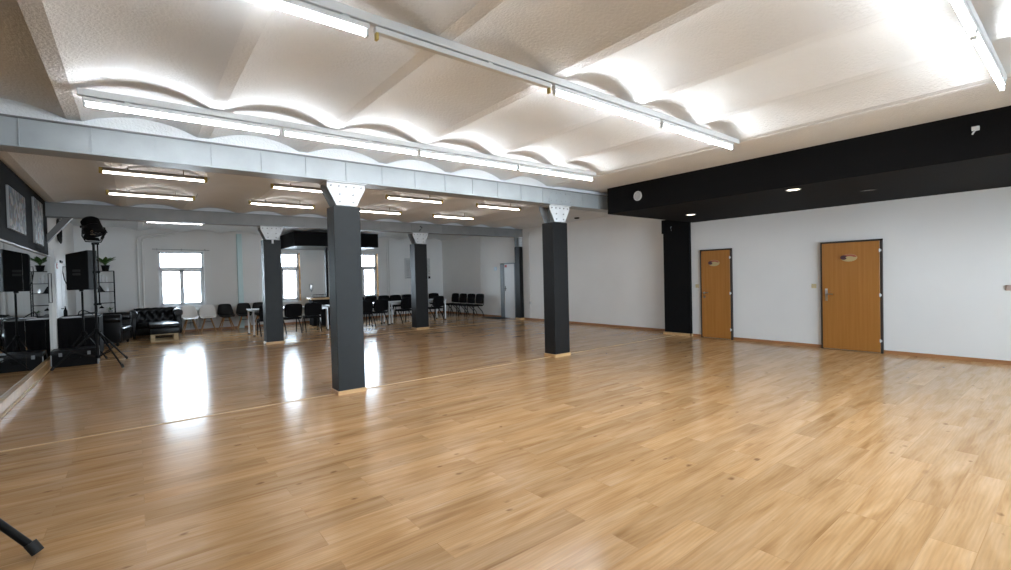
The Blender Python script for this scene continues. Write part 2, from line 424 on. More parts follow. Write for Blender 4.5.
# ================================================================== THE SETTING
fl = MB(); fl.box(XL - 0.3, YB - 0.3, -0.12, XF + 0.3, YF + 0.3, 0)
struct(fl.build('floor', 'floor'))

def wall_with_holes(name, y0, y1, x0, x1, z1, holes, hz, mat):
    m = MB(); xs = x0
    for a, b in holes:
        m.box(xs, y0, 0, a, y1, z1); m.box(a, y0, 0, b, y1, hz[0]); m.box(a, y0, hz[1], b, y1, z1); xs = b
    m.box(xs, y0, 0, x1, y1, z1)
    return struct(m.build(name, mat))
wall_with_holes('wall_back', YF, YF + 0.3, XL - 0.3, XF + 0.3, 3.62, WIN_FAR, WIN_Z, 'wallfar')
wall_with_holes('wall_front', YB - 0.3, YB, XL - 0.3, XF + 0.3, 3.62, WIN_FRONT, WINF_Z, 'wall')
w = MB(); w.box(XL - 0.3, YB, 0, XL, YF, 3.62)
struct(w.build('wall_left', 'wallfar'))
w = MB(); w.box(XR, YB, 0, XF + 0.3, 5.95, 3.62)
struct(w.build('wall_right', 'wall'))
w = MB(); w.box(XF, 5.95, 0, XF + 0.3, YF, 3.62)
struct(w.build('wall_far_right', 'wallright'))

def vault_profile(x0, x1, first, step, zs, rise, flat=0.11, n=18):
    """underside (x,z) of a row of shallow brick vaults between flat ribs, cut to x0..x1; first = right edge of one rib"""
    pts = []; k = math.floor((x0 - first) / step) - 1
    x = first + k * step
    while x < x1 + step:
        a, b = x, x + step - flat; c = b - a
        for i in range(n + 1):
            t = i / n; pts.append((a + c * t, zs + rise * (1 - (2 * t - 1) ** 2)))
        x += step
    out = []
    for (ax, az), (bx, bz) in zip(pts, pts[1:]):
        if bx <= x0 or ax >= x1: continue
        if ax < x0: az = az + (bz - az) * (x0 - ax) / (bx - ax); ax = x0
        if not out: out.append((ax, az))
        if bx > x1: bz = az + (bz - az) * (x1 - ax) / (bx - ax); bx = x1
        out.append((bx, bz))
    return out
ce = MB()
def bay(prof, y0, y1, ztop=3.62):
    poly = prof + [(prof[-1][0], ztop), (prof[0][0], ztop)]
    ce.prism(poly, y1 - y0, Matrix.Translation((0, y0, 0)))
pf = vault_profile(XL, 6.02, -0.37, 1.06, ZS, 0.112)
pf = pf + [(6.02, ZS), (6.06, ZS - 0.005), (6.07, ZS + 0.02), (XF, ZS + 0.02)]
bay(pf, YB, Y1 + 0.10)
bay(vault_profile(XL, XF, -0.10, 1.06, 3.13, 0.095), Y1 + 0.16, Y2 + 0.10)
bay(vault_profile(XL, XF, 0.19, 1.05, 3.15, 0.09), Y2 + 0.16, YF)
ce.box(XL, Y1 + 0.10, 3.066, XF, Y1 + 0.16, 3.62)
ce.box(XL, Y2 + 0.10, 3.131, XF, Y2 + 0.16, 3.62)
struct(ce.build('ceiling', 'stucco', smooth=True, sharp=9))

# skirtings
sk = MB(); sk.box(XR - 0.014, YB, 0, XR, 1.0, 0.06); sk.box(XR - 0.014, 1.0, 0, XR, 2.31, 0.06); sk.box(XR - 0.014, 3.25, 0, XR, 4.92, 0.06); sk.box(XR - 0.014, 5.65, 0, XR, 5.86, 0.06)
sk.box(XF - 0.014, 6.66, 0, XF, 12.79, 0.06); sk.box(XF - 0.014, 13.66, 0, XF, YF - 0.014, 0.06)
struct(sk.build('baseboard_right', 'skirting'))
sk = MB(); sk.box(XL, YF - 0.014, 0, XF, YF, 0.06)
struct(sk.build('baseboard_back', 'skirting'))
sk = MB(); sk.box(XL, 5.6, 0, XL + 0.055, 12.95, 0.155, 0.006); sk.box(XL + 0.05, 5.6, 0, XL + 0.085, 12.9, 0.03, 0.008)
struct(sk.build('baseboard_left', 'counter'))
# floor joint strips
sp = MB(); sp.prism([(-0.02, 0), (-0.012, 0.006), (0.012, 0.006), (0.02, 0)], 11.3, Matrix.Translation((-1.25, 6.25, 0)) @ Matrix.Rotation(radians(-90), 4, 'Z'))
struct(sp.build('trim_1', 'trimwood'))
sp = MB(); sp.prism([(-0.02, 0), (-0.012, 0.006), (0.012, 0.006), (0.02, 0)], 11.4, Matrix.Translation((-0.9, 12.36, 0)) @ Matrix.Rotation(radians(-90), 4, 'Z'))
struct(sp.build('trim_2', 'trimwood'))

# black boxed bulkhead over the doors, and the black pilaster below it
b = MB(); b.box(7.15, YB, 2.65, XR, 5.835, 3.16, 0.004, 1)
struct(b.build('trim_3', 'black'))
b = MB(); b.box(10.13, 5.885, 0, XF, 6.57, 2.78); b.box(10.11, 6.53, 2.45, 10.2, 6.60, 2.78)
pil = struct(b.build('trim_4', 'black'))
b = MB(); b.box(10.10, 5.86, 0, 10.135, 6.60, 0.062, 0.004); b.box(10.10, 5.86, 0, XR, 5.89, 0.062, 0.004)
b.build('base_trim', 'trimwood', pil)
# dark grey band above the mirrors
b = MB(); b.box(XL, YB, 2.115, XL + 0.03, 12.58, 3.2); b.box(XL, YB, 0.15, XL + 0.03, 8.0, 2.115)  # second box: unseen dark wall panel added to cut bounced light
band = struct(b.build('trim_5', 'blackband'))
b = MB(); b.box(XL, 5.6, 2.10, XL + 0.04, 12.8, 2.122, 0.004)
struct(b.build('trim_6', 'grey'))
# white end post of the mirror wall
b = MB(); b.box(XL, 12.97, 0, XL + 0.06, 13.12, 2.3)
struct(b.build('trim_7', 'wallfar'))

# windows
def window(n, x0, x1, z0, z1, y, inside):
    """y = inner wall face; inside = -1 if the room lies towards -y"""
    yf = y - inside * 0.16
    f = MB()
    def bar(a, c, bq, d, t0=0.0, t1=0.07): f.box(a, min(yf, yf - inside * t1), c, bq, max(yf, yf - inside * t1), d, 0.006, 1)
    bar(x0, z0, x0 + 0.06, z1); bar(x1 - 0.06, z0, x1, z1); bar(x0, z0, x1, z0 + 0.06); bar(x0, z1 - 0.06, x1, z1)
    zt = z0 + (z1 - z0) * 0.69
    bar(x0, zt - 0.05, x1, zt + 0.05)
    win = struct(f.build('window_%d' % n, 'plastic'))
    xm = (x0 + x1) / 2
    for a, b2 in ((x0 + 0.05, xm), (xm, x1 - 0.05)):
        s = MB(); ya, yb = yf + inside * 0.015, yf - inside * 0.05
        ya, yb = min(ya, yb), max(ya, yb)
        for q in ((a, z0 + 0.05, a + 0.055, zt - 0.04), (b2 - 0.055, z0 + 0.05, b2, zt - 0.04)): s.box(q[0], ya, q[1], q[2], yb, q[3], 0.006, 1)
        s.box(a, ya, z0 + 0.05, b2, yb, z0 + 0.11, 0.006, 1); s.box(a, ya, zt - 0.10, b2, yb, zt - 0.04, 0.006, 1)
        so = s.build('sash', 'plastic', win)
        g = MB(); g.box(a + 0.05, yf - inside * 0.02, z0 + 0.1, b2 - 0.05, yf - inside * 0.026, zt - 0.09); g.build('pane', 'glass', so)
    g = MB(); g.box(x0 + 0.05, yf - inside * 0.02, zt + 0.04, x1 - 0.05, yf - inside * 0.026, z1 - 0.05); g.build('pane', 'glass', win)
    if inside < 0:
        h = MB(); h.box(xm - 0.015, yf - 0.045, 1.38, xm + 0.015, yf - 0.014, 1.5, 0.005); h.build('handle', 'white', win)
    s = MB(); s.box(x0 - 0.03, min(yf, y + inside * 0.1), z0 - 0.03, x1 + 0.03, max(yf, y + inside * 0.1), z0 + 0.006, 0.006); s.build('window_sill', 'plastic', win)
    return win
for i, (a, b_) in enumerate(WIN_FAR):
    win = window(i + 1, a, b_, *WIN_Z, YF, -1)
    if i:
        r = MB(); r.box(b_ - 0.004, YF - 0.003, WIN_Z[0], b_ + 0.012, YF + 0.16, WIN_Z[1]); r.build('orange_fringe', 'orange', win)  # thin orange-brown fringe strip along the right edge of the opening
for i, (a, b_) in enumerate(WIN_FRONT): window(i + 4, a, b_, *WINF_Z, YB, 1)

# doors on the right wall (the wall faces -x)
def oval_sign(parent, y, z):
    base = MB(); n = 28
    base.prism([(0.125 * cos(2 * pi * k / n), 0.068 * sin(2 * pi * k / n)) for k in range(n)], 0.008, T(XR - 0.056, y, z, rz=radians(90)) @ Matrix.Translation((0, 0, 0)))
    so = base.build('oval_sign', 'signcream', parent); so['label'] = 'small oval sign with dark, red and cream colouring'
    p = MB(); p.prism([(0.118 * cos(a) * 1.0, 0.010 + 0.052 * sin(a)) for a in [pi * k / 14 for k in range(15)]], 0.002, T(XR - 0.0655, y, z, rz=radians(90)))
    p.build('red_print', 'signred', so)
    p = MB(); p.prism([(0.078 + 0.052 * cos(2 * pi * k / n), 0.006 + 0.040 * sin(2 * pi * k / n)) for k in range(n)], 0.003, T(XR - 0.067, y, z, rz=radians(90)))
    p.build('dark_print', 'maroon', so)
    p = MB(); p.prism([(-0.012 + 0.058 * cos(2 * pi * k / n), 0.008 + 0.020 * sin(2 * pi * k / n)) for k in range(n)], 0.003, T(XR - 0.068, y, z, rz=radians(90)))
    p.build('pale_print', 'signcream', so)
def wood_door(n, y0, y1, zt, sign_y, plated):
    f = MB(); x0, x1 = XR - 0.045, XR + 0.01
    f.box(x0, y0, 0, x1, y0 + 0.035, zt); f.box(x0, y1 - 0.035, 0, x1, y1, zt); f.box(x0, y0, zt - 0.035, x1, y1, zt)
    d = struct(f.build('door_%d' % n, 'frame'))
    l = MB(); l.box(XR - 0.05, y0 + 0.037, 0.012, XR - 0.008, y1 - 0.03, zt - 0.033, 0.003, 1)
    leaf = l.build('leaf', 'doorwood', d)
    yh = y1 - 0.095
    h = MB()
    if plated:
        h.box(XR - 0.058, yh - 0.02, 0.90, XR - 0.049, yh + 0.02, 1.13, 0.003)
    else:
        h.cyl((XR - 0.058, yh, 1.02), (XR - 0.049, yh, 1.02), 0.026, seg=16); h.cyl((XR - 0.056, yh, 0.93), (XR - 0.049, yh, 0.93), 0.024, seg=16)
    h.tube([(XR - 0.05, yh, 1.03), (XR - 0.095, yh, 1.03), (XR - 0.10, yh - 0.012, 1.03), (XR - 0.10, yh - 0.115, 1.028)], 0.0095, 8)
    h.build('door_handle', 'chrome', leaf, smooth=True)
    for z in (0.22, 1.02, 1.80):
        q = MB(); q.cyl((XR - 0.056, y0 + 0.034, z - 0.03), (XR - 0.056, y0 + 0.034, z + 0.03), 0.009); q.box(XR - 0.056, y0 + 0.012, z - 0.016, XR - 0.043, y0 + 0.046, z + 0.016)
        q.build('hinge', 'white', d)
    oval_sign(d, sign_y, 1.69)
wood_door(1, 4.925, 5.645, 2.0, 5.31, False)
wood_door(2, 2.31, 3.245, 2.0, 2.79, True)
# white door behind the far right column
f = MB(); f.box(XF - 0.05, 12.80, 0, XF + 0.01, 12.85, 1.99); f.box(XF - 0.05, 13.44, 0, XF + 0.01, 13.66, 1.99); f.box(XF - 0.05, 12.80, 1.955, XF + 0.01, 13.66, 1.99)
d3 = struct(f.build('door_3', 'greyframe'))
l = MB(); l.box(XF - 0.035, 12.85, 0.01, XF - 0.005, 13.44, 1.955, 0.003, 1); lf = l.build('leaf', 'whitedoor', d3)
h = MB(); h.box(XF - 0.042, 13.37, 0.98, XF - 0.034, 13.40, 1.16, 0.002); h.tube([(XF - 0.035, 13.385, 1.07), (XF - 0.07, 13.385, 1.07), (XF - 0.072, 13.27, 1.07)], 0.009, 8); h.build('door_handle', 'blackmetal', lf, smooth=True)
# double white door in the left wall
f = MB(); f.box(XL - 0.01, 13.30, 0, XL + 0.05, 13.37, 2.08); f.box(XL - 0.01, 15.05, 0, XL + 0.05, 15.12, 2.08); f.box(XL - 0.01, 13.30, 2.03, XL + 0.05, 15.12, 2.08)
d4 = struct(f.build('door_4', 'whitedoor'))
for a, c in ((13.37, 14.205), (14.215, 15.05)):
    l = MB(); l.box(XL + 0.005, a, 0.01, XL + 0.035, c, 2.03, 0.004, 1); lf = l.build('leaf', 'whitedoor', d4)
    p = MB(); p.box(XL + 0.033, a + 0.14, 0.2, XL + 0.041, c - 0.14, 0.9, 0.003); p.box(XL + 0.033, a + 0.14, 1.05, XL + 0.041, c - 0.14, 1.88, 0.003); p.build('panel', 'whitedoor', lf)
h = MB(); h.tube([(XL + 0.035, 14.12, 1.03), (XL + 0.08, 14.12, 1.03), (XL + 0.082, 14.0, 1.03)], 0.009, 8); h.build('door_handle', 'blackmetal', d4, smooth=True)

# ================================================================== COLUMNS AND BEAMS
def beam(name, x0, x1, y, z0, z1, depth, mat, label, ribs, splice=None):
    t = thing(name, label, 'beam', (0, y, 0))
    m = MB(); m.box(x0, 0.018, z0 + 0.014, x1, depth - 0.018, z1 - 0.014); m.build('web', mat, t)
    m = MB(); m.box(x0, 0, z0, x1, depth, z0 + 0.016, 0.003, 1); m.build('flange', mat, t)
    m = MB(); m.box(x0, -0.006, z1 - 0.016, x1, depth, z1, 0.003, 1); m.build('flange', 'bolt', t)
    for x in ribs:
        m = MB(); m.box(x - 0.004, 0.008, z0 + 0.016, x + 0.004, 0.02, z1 - 0.016); m.build('stiffener', mat, t)
    if splice:
        for sx in splice:
            m = MB(); m.box(sx - 0.30, 0.006, z0 + 0.03, sx + 0.30, 0.019, z1 - 0.03, 0.003, 1); p = m.build('splice_plate', mat, t)
            for i in range(5):
                for zz in (z0 + 0.07, z1 - 0.07):
                    q = MB(); q.cyl((sx - 0.24 + i * 0.12, 0.008, zz), (sx - 0.24 + i * 0.12, -0.006, zz), 0.012, seg=6); q.build('bolt', mat, p)
    return t
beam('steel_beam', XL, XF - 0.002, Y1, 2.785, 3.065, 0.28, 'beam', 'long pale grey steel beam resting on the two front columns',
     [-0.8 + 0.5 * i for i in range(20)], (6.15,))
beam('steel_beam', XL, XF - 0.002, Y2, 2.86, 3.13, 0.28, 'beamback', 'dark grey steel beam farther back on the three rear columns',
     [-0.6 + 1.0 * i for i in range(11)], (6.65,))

def column(x0, x1, yf, depth, zc, zb, label, mat='anthracite', nb=5, tw=0.25):
    cx, hw = (x0 + x1) / 2, (x1 - x0) / 2
    t = thing('column', label, 'column', (cx, yf + depth / 2, 0))
    hd = depth / 2
    m = MB(); m.box(-hw, -hd, 0, hw, hd, zc, 0.004, 1); m.build('casing', mat, t)
    m = MB(); m.box(-hw - 0.012, -hd - 0.012, 0, hw + 0.012, hd + 0.012, 0.055, 0.004, 1); m.build('base_trim', 'trimwood', t)
    # steel core above the casing: web plate and flanged sides
    m = MB(); m.box(-0.012, -hd + 0.03, zc - 0.02, 0.012, hd - 0.03, zb); m.box(-0.07, -hd + 0.035, zc - 0.02, 0.07, -hd + 0.05, zb); m.box(-0.07, hd - 0.05, zc - 0.02, 0.07, hd - 0.035, zb)
    m.build('steel_core', 'beam', t)
    bw = min(0.135, hw * 0.8)
    for yy, nm in ((-hd + 0.002, 'front'), (hd - 0.018, 'rear')):
        m = MB(); m.prism([(-bw, zc + 0.012), (bw, zc + 0.012), (tw, zb - 0.075), (tw, zb - 0.012), (-tw, zb - 0.012), (-tw, zb - 0.075)], 0.016, Matrix.Translation((0, yy, 0)))
        pl = m.build('bracket_plate', 'plate' if nm == 'front' else 'beamback', t)
        if nm == 'front':
            pts = [(-tw * 0.8 + i * (1.6 * tw) / (nb - 1), zb - 0.055) for i in range(nb)] + [(sx * min(0.09, hw * 0.5), zc + dz) for sx in (-1, 1) for dz in (0.06, 0.155)]
            for bx, bz in pts:
                q = MB(); q.cyl((bx, yy + 0.004, bz), (bx, yy - 0.012, bz), 0.0125, seg=8); q.build('bolt', 'bolt', pl)
    m = MB(); m.box(-tw - 0.01, -hd - 0.035, zb - 0.014, tw + 0.01, hd + 0.02, zb - 0.001, 0.003, 1); m.build('top_plate', 'plate', t)
    return t
column(2.03, 2.385, 6.122, 0.27, 2.47, 2.785, 'grey square column nearest the camera, left of the front pair')
column(5.962, 6.333, 6.122, 0.29, 2.47, 2.785, 'black square column on the right of the front pair', 'anthracite_dark')
column(2.43, 2.82, 12.43, 0.30, 2.53, 2.86, 'slim grey rear column left of the nearest column, by the window tables')
column(6.446, 6.85, 12.43, 0.30, 2.53, 2.86, 'dark rear column between the two tables of black chairs and the door mat', 'anthracite_dark')
column(10.43, 10.59, 12.40, 0.26, 2.53, 2.86, 'dark rear column standing close to the right wall by the white door', 'anthracite_dark', nb=3, tw=0.075)
# small white conduit under the bracket of a rear column
tag(MB().cyl((2.63, 12.412, 2.44), (2.63, 12.412, 2.53), 0.022).build('pipe_stub', 'paper'), 'short pale pipe stub on the front of a slim grey rear column', 'pipe')
# diagonal brace under the back beam at the left wall
br = MB(); br.prism([(0, 0), (0, -0.16), (0.40, 0.38), (0.27, 0.38)], 0.16, Matrix.Translation((XL, Y2 + 0.06, 2.475)))
tag(br.build('corner_brace', 'beamback'), 'dark grey diagonal brace between left wall and rear beam', 'brace')

# ================================================================== LIGHT FITTINGS
def batten(label, loc, lit=True, group='tube lights of the front ceiling', rz=0.0):
    t = thing('batten_light', label, 'ceiling light', loc, rz, group)
    L_ = 1.49
    m = MB(); m.box(0.0, -0.021, -0.102, L_, 0.021, -0.0665, 0.003, 1); m.build('housing', 'white', t)
    for x in (0.012, L_ - 0.012):
        q = MB(); q.box(x - 0.009, -0.016, -0.145, x + 0.009, 0.016, -0.10, 0.003, 1); q.build('lamp_holder', 'brass' if not lit else 'white', t)
    if lit:
        q = MB(); q.cyl((0.024, 0, -0.126), (L_ - 0.024, 0, -0.126), 0.014, seg=14); q.build('tube', 'tube', t, smooth=True)
    return t
SKEW = -0.0343                               # the row by the beam hangs slightly out of true
def rail(label, x0, x1, y, rz=0.0):
    L_ = x1 - x0
    m = MB(); m.box(0, -0.022, -0.056, L_, 0.022, 0, 0.003, 1)
    for i in range(int(L_ / 1.06)):
        m.box(0.3 + i * 1.06, -0.015, -0.065, 0.34 + i * 1.06, 0.015, -0.05)
    o = m.build('light_rail', 'white'); o.location = (x0, y, ZS); o.rotation_euler = (0, 0, rz)
    return tag(o, label, 'light rail', 'white rails that carry the front tube lights')
R2Y, R3Y = 2.76, 0.50
rail('long white light rail just in front of the pale grey beam', -0.33, 5.79, 5.16, SKEW)
rail('long white light rail across the middle of the front ceiling', -0.36, 5.90, R2Y)
rail('short white light rail in the top right corner of the photo', 2.78, 5.90, R3Y)
for i, s in enumerate(('lit tube light at the left end of the rail before the pale beam', 'lit tube light second from left on the rail before the pale beam',
                       'lit tube light third from left on the rail before the pale beam', 'lit tube light at the right end of the rail before the pale beam')):
    batten(s, (-0.30 + 1.51 * i * cos(SKEW), 5.159 + 1.51 * i * sin(SKEW), ZS), rz=SKEW)
for i, s in enumerate(('bright tube light at the near end of the middle rail, cut by the top edge', 'unlit empty batten on the middle rail between lit tubes',
                       'lit tube light on the middle rail, next after the empty batten', 'lit tube light at the far right end of the middle rail')):
    batten(s, (-0.33 + 1.51 * i + (0.02 * i), R2Y, ZS), i != 1)
batten('lit tube light at the top right, cut by the upper edge of the photo', (2.82, R3Y, ZS))
batten('lit tube light at the end of the short rail over the black bulkhead', (4.35, R3Y, ZS))

def back_lamp(label, loc):
    t = thing('tube_lamp', label, 'ceiling light', loc, 0, 'single tube lamps of the rear ceiling')
    m = MB(); m.box(0.03, -0.0245, -0.062, 1.21, 0.0245, -0.02, 0.003, 1); m.build('housing', 'lampbody', t)
    for x in (0.30, 0.95):
        q = MB(); q.cyl((x, 0, -0.02), (x, 0, 0.05), 0.008, seg=8); q.build('stem', 'lampbody', t)
    for x in (0.012, 1.228):
        q = MB(); q.box(x - 0.022, -0.022, -0.10, x + 0.022, 0.022, -0.02, 0.006); q.build('lamp_holder', 'brass', t)
    q = MB(); q.cyl((0.034, 0, -0.082), (1.206, 0, -0.082), 0.014, seg=12); q.build('tube', 'tubeback', t, smooth=True)
    return t
LAMP_Z = 3.148
lx = [-0.345, 1.80, 3.81, 5.92]
near = ['leftmost of the near lamps behind the pale beam', 'second near lamp behind the pale beam, left of the nearest column',
        'third near lamp behind the pale beam, right of the nearest column', 'rightmost of the near lamps behind the pale beam']
far = ['leftmost tube lamp just before the dark rear beam', 'second tube lamp from the left just before the dark rear beam',
       'third tube lamp before the dark rear beam, partly behind the nearest column', 'rightmost tube lamp just before the dark rear beam']
for x, s in zip(lx, near): back_lamp('pink-white tube lamp, ' + s, (x, 8.45, LAMP_Z))
for x, s in zip(lx, far): back_lamp(s[0].upper() + s[1:], (x, 10.38, LAMP_Z))
back_lamp('tube lamp glimpsed below the rear beam above the first window', (0.22, 14.7, LAMP_Z + 0.018))
back_lamp('tube lamp glimpsed below the rear beam beside the black bar canopy', (3.42, 14.55, LAMP_Z + 0.018))
# cables between lamps
cb = MB(); cb.tube([(0.93, 8.47, 3.12), (0.95, 9.0, 3.16), (0.93, 9.8, 3.16), (0.92, 10.36, 3.11)], 0.008, 6)
tag(cb.build('lamp_cable', 'grey', smooth=True), 'thin grey cable linking the two leftmost rear lamps', 'cable')

def downlight(label, x, y, lit):
    t = thing('downlight', label, 'downlight', (x, y, 2.65), 0, 'recessed spots in the black bulkhead')
    m = MB(); m.lathe([(0.098, 0.004), (0.100, -0.004), (0.092, -0.010), (0.078, -0.006), (0.076, 0.004)], 24); m.build('trim_ring', 'chrome' if lit else 'blackmetal', t, smooth=True)
    m = MB(); m.cyl((0, 0, -0.0045), (0, 0, -0.001), 0.077, seg=24); m.build('lens', 'downlit' if lit else 'downoff', t)
downlight('lit round spot in the black bulkhead above the small wooden door', 8.73, 5.03, True)
downlight('lit round spot in the middle of the black bulkhead', 7.45, 2.71, True)
downlight('unlit dark spot in the black bulkhead, farther right', 8.54, 2.10, False)
# round vent
t = thing('round_vent', 'round pale vent grille on the face of the black bulkhead', 'vent', (7.15, 5.136, 2.895))
RY = Matrix.Rotation(radians(-90), 4, 'Y')
m = MB(); m.lathe([(0.085, -0.002), (0.088, 0.012), (0.080, 0.022), (0.068, 0.020), (0.066, -0.002)], 24, RY); m.build('ring', 'white', t, smooth=True)
m = MB(); m.lathe([(0.066, 0.0), (0.066, 0.012)], 24, RY); m.build('grille', 'vent', t)
m = MB()
for k in range(-2, 3): m.box(-0.018, -math.sqrt(0.066 ** 2 - (k * 0.022) ** 2), k * 0.022 - 0.003, -0.01, math.sqrt(0.066 ** 2 - (k * 0.022) ** 2), k * 0.022 + 0.003)
m.build('slat', 'white', t)
# small bracket at the right end of the bulkhead
m = MB(); m.box(7.115, 0.78, 2.945, 7.151, 0.84, 2.99, 0.004); m.tube([(7.13, 0.81, 2.95), (7.09, 0.815, 2.93), (7.08, 0.83, 2.90)], 0.008)
tag(m.build('wall_bracket', 'white', smooth=True), 'tiny white bracket on the black bulkhead near the right edge', 'bracket')
m = MB(); m.tube([(10.12, 6.34, 2.60), (10.09, 6.34, 2.58), (10.09, 6.32, 2.50)], 0.008); 
tag(m.build('wall_hook', 'grey', smooth=True), 'small grey hook near the top of the black pilaster', 'hook')
m = MB(); m.lathe([(0.075, 0.0), (0.075, 0.02), (0.06, 0.035)], 20, T(10.0, 9.28, 3.15, rx=pi))
tag(m.build('smoke_detector', 'blackplastic', smooth=True), 'flat dark detector on the rear ceiling behind the right front column', 'detector')
# hook on the back beam
m = MB(); m.tube([(6.62, 12.38, 3.03), (6.62, 12.35, 3.04), (6.66, 12.33, 3.0), (6.61, 12.33, 2.95), (6.57, 12.34, 2.90)], 0.010)
tag(m.build('beam_hook', 'blackmetal', smooth=True), 'black hook hanging on the rear beam above its middle column', 'hook')

# switches
def switch(y, label, gang=1, x=XR, z=1.175, mat='cream', nm='light_switch'):
    t = thing(nm, label, 'switch', (x, y, z))
    m = MB(); m.box(-0.012, -0.041 * gang, -0.041, 0.001, 0.041 * gang, 0.041, 0.004); m.build('plate', mat, t)
    for k in range(gang):
        yc = (k - (gang - 1) / 2) * 0.076
        m = MB(); m.box(-0.018, yc - 0.026, -0.028, -0.011, yc + 0.026, 0.028, 0.003); m.build('rocker', mat, t)
switch(5.745, 'small cream switch beside the small wooden door')
switch(3.37, 'cream switch left of the larger wooden door')
switch(0.811, 'dull pinkish socket on the wall at the right edge', 1, z=1.15, mat=plain('dull_pink_plastic', (0.40, 0.30, 0.27), 0.4), nm='wall_socket')
# conduit on the far right wall
t = thing('conduit', 'thin white conduit on the right wall beside the far column', 'pipe', (XF, 12.05, 0))
m = MB(); m.tube([(-0.014, 0, 0.062), (-0.014, 0, 3.0)], 0.012, 8); m.build('tube', 'wall', t, smooth=True)
m = MB(); m.box(-0.04, -0.04, 0.55, 0, 0.04, 0.63, 0.004); m.build('junction_box', 'white', t)

# signs by the far door
m = MB(); m.box(XF - 0.008, 13.93, 1.745, XF, 14.08, 1.86, 0.002, 1); s = m.build('wall_sign', 'blue'); tag(s, 'small pale blue sign on the wall left of the white door', 'sign')
q = MB(); q.box(XF - 0.0095, 13.99, 1.77, XF - 0.008, 14.04, 1.83); q.build('print', 'paper', s)
m = MB(); m.box(XF - 0.041, 13.27, 1.84, XF - 0.034, 13.40, 1.93, 0.002, 1); s = m.build('door_sign', 'red'); tag(s, 'small red sign at the top of the white door by the far column', 'sign')
q = MB(); q.box(XF - 0.0425, 13.22, 1.85, XF - 0.036, 13.27, 1.93); q.build('white_panel', 'paper', s)
m = MB(); m.box(XL + 0.033, 13.62, 1.90, XL + 0.042, 13.80, 2.01, 0.002, 1); s = m.build('door_sign', 'red'); tag(s, 'small red sign on the white double door behind the speaker', 'sign')
q = MB(); q.box(XL + 0.042, 13.66, 1.925, XL + 0.0435, 13.73, 1.985); q.build('print', 'paper', s)
m = MB(); m.box(XL + 0.05, 14.0, 2.04, XL + 0.075, 14.35, 2.09, 0.003); tag(m.build('door_closer', 'blackmetal'), 'dark door closer above the white double door', 'door closer')

# ================================================================== LEFT WALL: mirrors, pictures, cable
edges = [0.1, 2.08, 4.06, 6.04, 8.02, 10.0, 11.98, 12.95]
names = ['mirror panel on the left wall, cut by the left edge of the photo', 'mirror panel on the left wall behind the flight case, middle one in view', 'narrow mirror panel on the left wall, last before the white post']
for i, (a, c) in enumerate(zip(edges, edges[1:])):
    if i < 4: continue
    m = MB(); m.box(XL + 0.002, a + 0.002, 0.156, XL + 0.012, c - 0.002, 2.10, 0.0012, 1)
    last_panel = tag(m.build('mirror_panel', 'mirror'), names[i - 4], 'mirror', 'tall mirror panels along the left wall')
hd = MB(); hd.tube([(XL + 0.012, 12.80, 1.78), (XL + 0.035, 12.80, 1.78), (XL + 0.035, 12.80, 1.2), (XL + 0.012, 12.80, 1.2)], 0.007)
hd.build('pull_handle', 'blackmetal', last_panel, smooth=True)
for (y0, y1, z0, z1, sd, lb) in ((8.92, 10.08, 2.30, 2.87, 1.3, 'wide collage picture on the dark band, nearer the camera'), (10.9, 11.8, 2.25, 3.01, 4.1, 'taller collage picture on the dark band, beside the rear beam')):
    t = thing('wall_picture', lb, 'picture', (XL + 0.03, (y0 + y1) / 2, (z0 + z1) / 2))
    hy, hz = (y1 - y0) / 2, (z1 - z0) / 2
    m = MB(); m.box(0.0, -hy, -hz, 0.028, hy, hz, 0.003, 1); m.build('canvas_edge', 'grey', t)
    m = MB(); m.box(0.0275, -hy + 0.008, -hz + 0.008, 0.031, hy - 0.008, hz - 0.008); m.build('print', collage('collage_print_%d' % int(sd), sd), t)
cc = MB()
for k in range(4):
    pts = [(XL + 0.02 + 0.012 * k, 14.3 + (0.20 + 0.02 * k) * cos(a), 2.78 - 0.02 * k + 0.24 * sin(a)) for a in [2 * pi * i / 26 for i in range(26)]]
    cc.tube(pts, 0.011, 6, True)
cc.tube([(XL + 0.01, 14.3, 3.02), (XL + 0.07, 14.3, 3.02)], 0.014)
tag(cc.build('cable_coil', 'rubber', smooth=True), 'black cable coil hanging on the left wall below the rear beam', 'cable')

# ================================================================== BACK WALL FITTINGS
t = thing('curtain_rail', 'thin grey curtain rail above the leftmost window', 'curtain rail', (1.15, YF, 2.60))
m = MB(); m.tube([(-0.74, -0.06, 0), (0.74, -0.06, -0.02)], 0.012); m.build('rod', 'grey', t, smooth=True)
for x in (-0.62, 0, 0.62):
    m = MB(); m.box(x - 0.01, -0.07, -0.035, x + 0.01, 0, 0.02, 0.002); m.build('bracket', 'grey', t)
m = MB(); m.tube([(1.93, YF - 0.02, 2.38), (1.93, YF - 0.02, 1.72)], 0.006, 6); m.build('pull_cord', 'paper', bpy.data.objects['window_1'])
m = MB(); m.tube([(0.17, YF - 0.035, 0.06), (0.17, YF - 0.035, 2.80), (0.19, YF - 0.035, 2.88), (0.26, YF - 0.035, 2.93), (1.0, YF - 0.035, 3.06)], 0.028, 8)
m.tube([(0.06, YF - 0.035, 0.06), (0.06, YF - 0.035, 2.86), (0.08, YF - 0.035, 2.95), (0.17, YF - 0.035, 3.0), (1.0, YF - 0.035, 3.13)], 0.028, 8)
tag(m.build('heating_pipes', 'wallfar', smooth=True), 'pair of wall-coloured heating pipes left of the leftmost window', 'pipe')
m = MB(); m.tube([(8.09, YF - 0.03, 0.06), (8.09, YF - 0.03, 3.16)], 0.022, 8); m.tube([(8.0, YF - 0.03, 0.06), (8.0, YF - 0.03, 3.16)], 0.014, 8)
